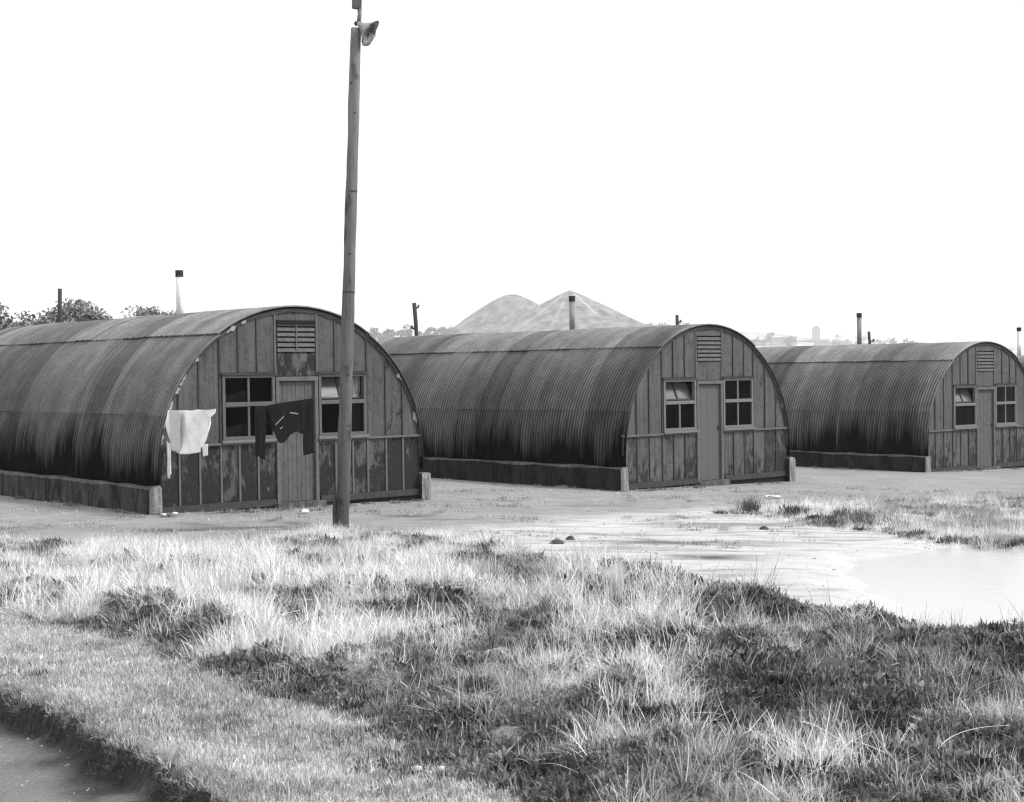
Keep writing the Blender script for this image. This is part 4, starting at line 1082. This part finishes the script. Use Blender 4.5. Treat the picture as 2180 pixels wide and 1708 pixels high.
# ------------------------------------------------------------------ spoil heaps, far ridge, town
def m_heap():
    t = NT('spoil_shale'); n = t.noise(t.coord(), .08, 6, .75)
    v = t.ramp(n, .42, .58, .0, .20); t.grey(t.mix(t.attr('pale'), v, .6)); return t.m
M['heap'] = m_heap()
def hp(px, py, dist):
    """world x,z of a picture point (2179 px wide frame) on the plane y=dist (used only to lay out the far skyline)"""
    yh = 791.8-.0131*(px-1089.5)
    return (px-1089.5)/3266*dist, 2.014+(yh-py)/3266*dist
def heap(name, cx, cy, peak, prof, label, tracks, seed, flat=0.0, depth=1.0):
    nr, na = 26, 120; vs = [(0, 0, peak)]; pale = [0.35 if tracks else 0.]
    rmax = prof[-1][0]
    for i in range(1, nr+1):
        r = rmax*(i/nr)**1.15
        for j in range(na):
            a = 2*pi*j/na
            rid = 1+.09*(fbm(np.array([a*4.0]), np.array([r*.012]), seed, 4)[0]-.5)+.03*sin(a*19+r*.02+seed)
            zz = np.interp(r*rid, [p[0] for p in prof], [p[1] for p in prof])+(fbm(np.array([cos(a)*r*.025+50]), np.array([sin(a)*r*.025+50]), seed, 3)[0]-.5)*2.0*min(1, r/30)
            vs.append((r*cos(a), r*sin(a)*depth, float(zz)))
            w = 0.
            for (ta, tw, st) in tracks:
                d = abs((a-radians(ta)+pi) % (2*pi)-pi)*r
                w = max(w, st*max(0, 1-d/tw)*min(1, r/16))
            pale.append(w)
    fs = [(0, 1+j, 1+(j+1) % na) for j in range(na)]
    for i in range(nr-1):
        for j in range(na): fs.append((1+i*na+j, 1+(i+1)*na+j, 1+(i+1)*na+(j+1) % na, 1+i*na+(j+1) % na))
    me = bpy.data.meshes.new(name); me.from_pydata(vs, [], fs); me.materials.append(M['heap'])
    me.polygons.foreach_set('use_smooth', [True]*len(fs))
    at = me.attributes.new('pale', 'FLOAT', 'POINT'); at.data.foreach_set('value', pale)
    o = link(name, me); o.location = (cx, cy, 0); tag(o, label, kind='structure'); return o
x, z = hp(1215, 618, 1800)
heap('spoil_heap', x, 1800, z, [(0, z), (7, z-3), (40, z-19), (80, z-39), (140, z-64), (215, 5), (300, -4)], 'sharp conical spoil heap with pale tracks running from its peak', [(-62, 1.6, 1.0), (-128, 3.5, .5), (-105, 1.6, .25), (-40, 1.6, .3)], 2)
x, z = hp(1092, 627, 1920)
heap('spoil_heap', x, 1920, z, [(0, z), (8, z-.8), (25, z-9.2), (41, z-19.5), (53, z-28), (70, z-40), (100, z-60), (180, 12), (300, -4)], 'rounded spoil heap left of the sharp one', [], 5)
def ridge():
    xs = np.linspace(-1400, 1800, 160); vs = []
    top = 2*np.interp(xs/2, [-700, -300, -100, -40, 120, 200, 250, 330, 450, 900], [22, 24, 25, 26, 30, 34, 28, 20, 17, 10])
    rows = [(2000, 0.0), (2200, .5), (2440, .85), (2660, 1.0), (2900, .8), (3300, 0.0)]
    for (yy, f) in rows:
        n = fbm(xs/80, np.full_like(xs, yy/120), 7, 3)
        for xx, tt, q in zip(xs, top, n): vs.append((xx, yy, tt*f+(q-.5)*12*f-(3 if f == 0 else 0)))
    n = len(xs); fs = [(i*n+j, i*n+j+1, (i+1)*n+j+1, (i+1)*n+j) for i in range(len(rows)-1) for j in range(n-1)]
    t = NT('far_fields'); q = t.noise(t.coord(), .015, 5, .6); t.grey(t.ramp(q, .35, .65, .16, .55))
    mb = MB(); mb.add(vs, fs); tag(mb.build('hill_ridge', t.m, None, True), 'low hazy hill ridge along the horizon', kind='structure')
    return lambda X: float(np.interp(X, xs, top))
rz_ = ridge()
# far trees along the ridge, each one crown and trunk
rn = random.Random(77); ORD2 = ['leftmost', 'second', 'third', 'fourth', 'fifth', 'sixth', 'seventh', 'eighth', 'ninth', 'tenth']; CNT = [0, 0, 0]
for i, (px, py, dist, w) in enumerate([(790, 700, 560, 8), (812, 694, 560, 9), (828, 700, 560, 7), (858, 703, 600, 6), (872, 692, 600, 7), (905, 700, 620, 8), (925, 697, 620, 7), (945, 695, 640, 9), (962, 693, 640, 8),
                         (1385, 688, 700, 9), (1400, 686, 700, 12), (1418, 684, 700, 10), (1455, 684, 720, 11), (1470, 688, 720, 9), (1500, 692, 740, 9), (1545, 702, 900, 9), (1580, 712, 900, 9), (1600, 716, 900, 8),
                         (1640, 706, 1100, 10), (1680, 716, 1000, 9), (1790, 712, 1100, 14), (1830, 716, 1100, 12), (1870, 722, 1000, 9), (1900, 720, 1000, 9), (1935, 722, 1000, 8)]):
    dist *= 2.6 if dist < 800 else 2.0; w *= 1.9; x, z = hp(px, py, dist); H_ = w*1.05
    gi_ = 0 if px < 1000 else (1 if px < 1520 else 2); oi = CNT[gi_]; CNT[gi_] += 1
    tree(x, dist, z-H_, H_, w*1.25, '%s of the hazy skyline trees %s' % (ORD2[oi]+('' if oi == 0 else ' from left'), ['left of the spoil heaps', 'right of the sharp heap', 'on the town slope'][gi_]),
         300+i, 420, 1.9, 'hazy trees on the far skyline, '+['left of the heaps', 'right of the sharp heap', 'on the town slope'][0 if px < 1000 else (1 if px < 1520 else 2)], True, 'leaf_far', 'far_tree', .15)
# support ground for the nearer skyline trees
mb = MB(); vs = []
xs = np.linspace(-1100, 1100, 90)
for yy, f in ((1300, 0), (1417, .6), (1600, 1.0), (1750, 1.0), (1900, .9), (2100, .6)):
    for xx in xs:
        xx2 = xx*(yy/1900)
        tt = np.interp(xx2/yy, [-.35, -.1, -.03, .08, .13, .2, .3], [.014, .0165, .018, .018, .020, .013, .008])*yy
        vs.append((xx2, yy, tt*f-(2 if f == 0 else 0)+(vnoise(np.array([xx/50]), np.array([yy/130]), 3)[0]-.5)*5*f))
mb.add(vs, [(i*90+j, i*90+j+1, (i+1)*90+j+1, (i+1)*90+j) for i in range(5) for j in range(89)])
tag(mb.build('far_slope', bpy.data.materials['far_fields'], None, True), 'pale sloping fields below the skyline', kind='structure')
# church and houses
M['far_wall'] = m_plain('far_wall', .35, .15, .1); M['far_roof'] = m_plain('far_roof', .14, .15, .1)
def church():
    x, z = hp(1738, 700, 2300); g = empty('church', (x, 2300, z-38)); tag(g, 'faint church with square tower on the hazy skyline at right', 'church')
    MB().box(-5, 5, -5, 5, -12, 38).build('tower', M['far_wall'], g)
    MB().add([(-5, -5, 38.01), (5, -5, 38.01), (5, 5, 38.01), (-5, 5, 38.01), (0, 0, 43)], [(0, 1, 4), (1, 2, 4), (2, 3, 4), (3, 0, 4)]).build('spire', M['far_roof'], g)
    MB().box(-50, -5.1, -8, 8, -12, 14).build('nave', M['far_wall'], g)
    MB().add([(-50, -8.5, 14.01), (-5.1, -8.5, 14.01), (-5.1, 8.5, 14.01), (-50, 8.5, 14.01), (-50, 0, 21), (-5.1, 0, 21)], [(0, 1, 5, 4), (2, 3, 4, 5), (0, 4, 3), (1, 2, 5)]).build('roof', M['far_roof'], g)
    for k in range(5):
        MB().box(-45+k*8.2, -42.6+k*8.2, -8.2, -8.02, 3, 10).build('window', M['dark'], g)
church()
ORD = ['leftmost', 'second', 'third', 'fourth', 'fifth', 'sixth', 'seventh', 'eighth', 'ninth', 'tenth', 'eleventh', 'rightmost']
for i, (px, py, w) in enumerate([(1560, 722, 18), (1592, 724, 16), (1625, 722, 20), (1660, 718, 24), (1688, 716, 20), (1765, 722, 20), (1800, 728, 18), (1842, 730, 20), (1885, 732, 22), (1925, 736, 20), (1975, 738, 18), (2160, 742, 24)]):
    x, z = hp(px, py, 2160); g = empty('far_house', (x, 2160+i % 3*24, z-14), random.Random(i).uniform(-.4, .4))
    tag(g, ('leftmost' if i == 0 else 'rightmost' if i == 11 else ORD[i]+' from left')+' of the tiny pale houses in the hazy town on the skyline', 'house', 'hazy far houses of the town')
    MB().box(-w/2, w/2, -6, 6, -16, 9).build('wall', M['far_wall'], g)
    MB().add([(-w/2, -6.4, 9.01), (w/2, -6.4, 9.01), (w/2, 6.4, 9.01), (-w/2, 6.4, 9.01), (-w/2, 0, 14), (w/2, 0, 14)], [(0, 1, 5, 4), (2, 3, 4, 5), (0, 4, 3), (1, 2, 5)]).build('roof', M['far_roof'], g)

# ------------------------------------------------------------------ haze
hz = MB().box(-3400, 3500, -900, 3700, -6, 112)
t = NT('air_haze'); t.n.remove(t.bsdf)
pv = t.new('ShaderNodeVolumePrincipled'); pv.inputs['Density'].default_value = .00029; pv.inputs['Color'].default_value = (1, 1, 1, 1); pv.inputs['Anisotropy'].default_value = .2
t.l(pv.outputs[0], t.out.inputs['Volume'])
tag(hz.build('haze', t.m), 'pale haze over the far hills', kind='stuff')
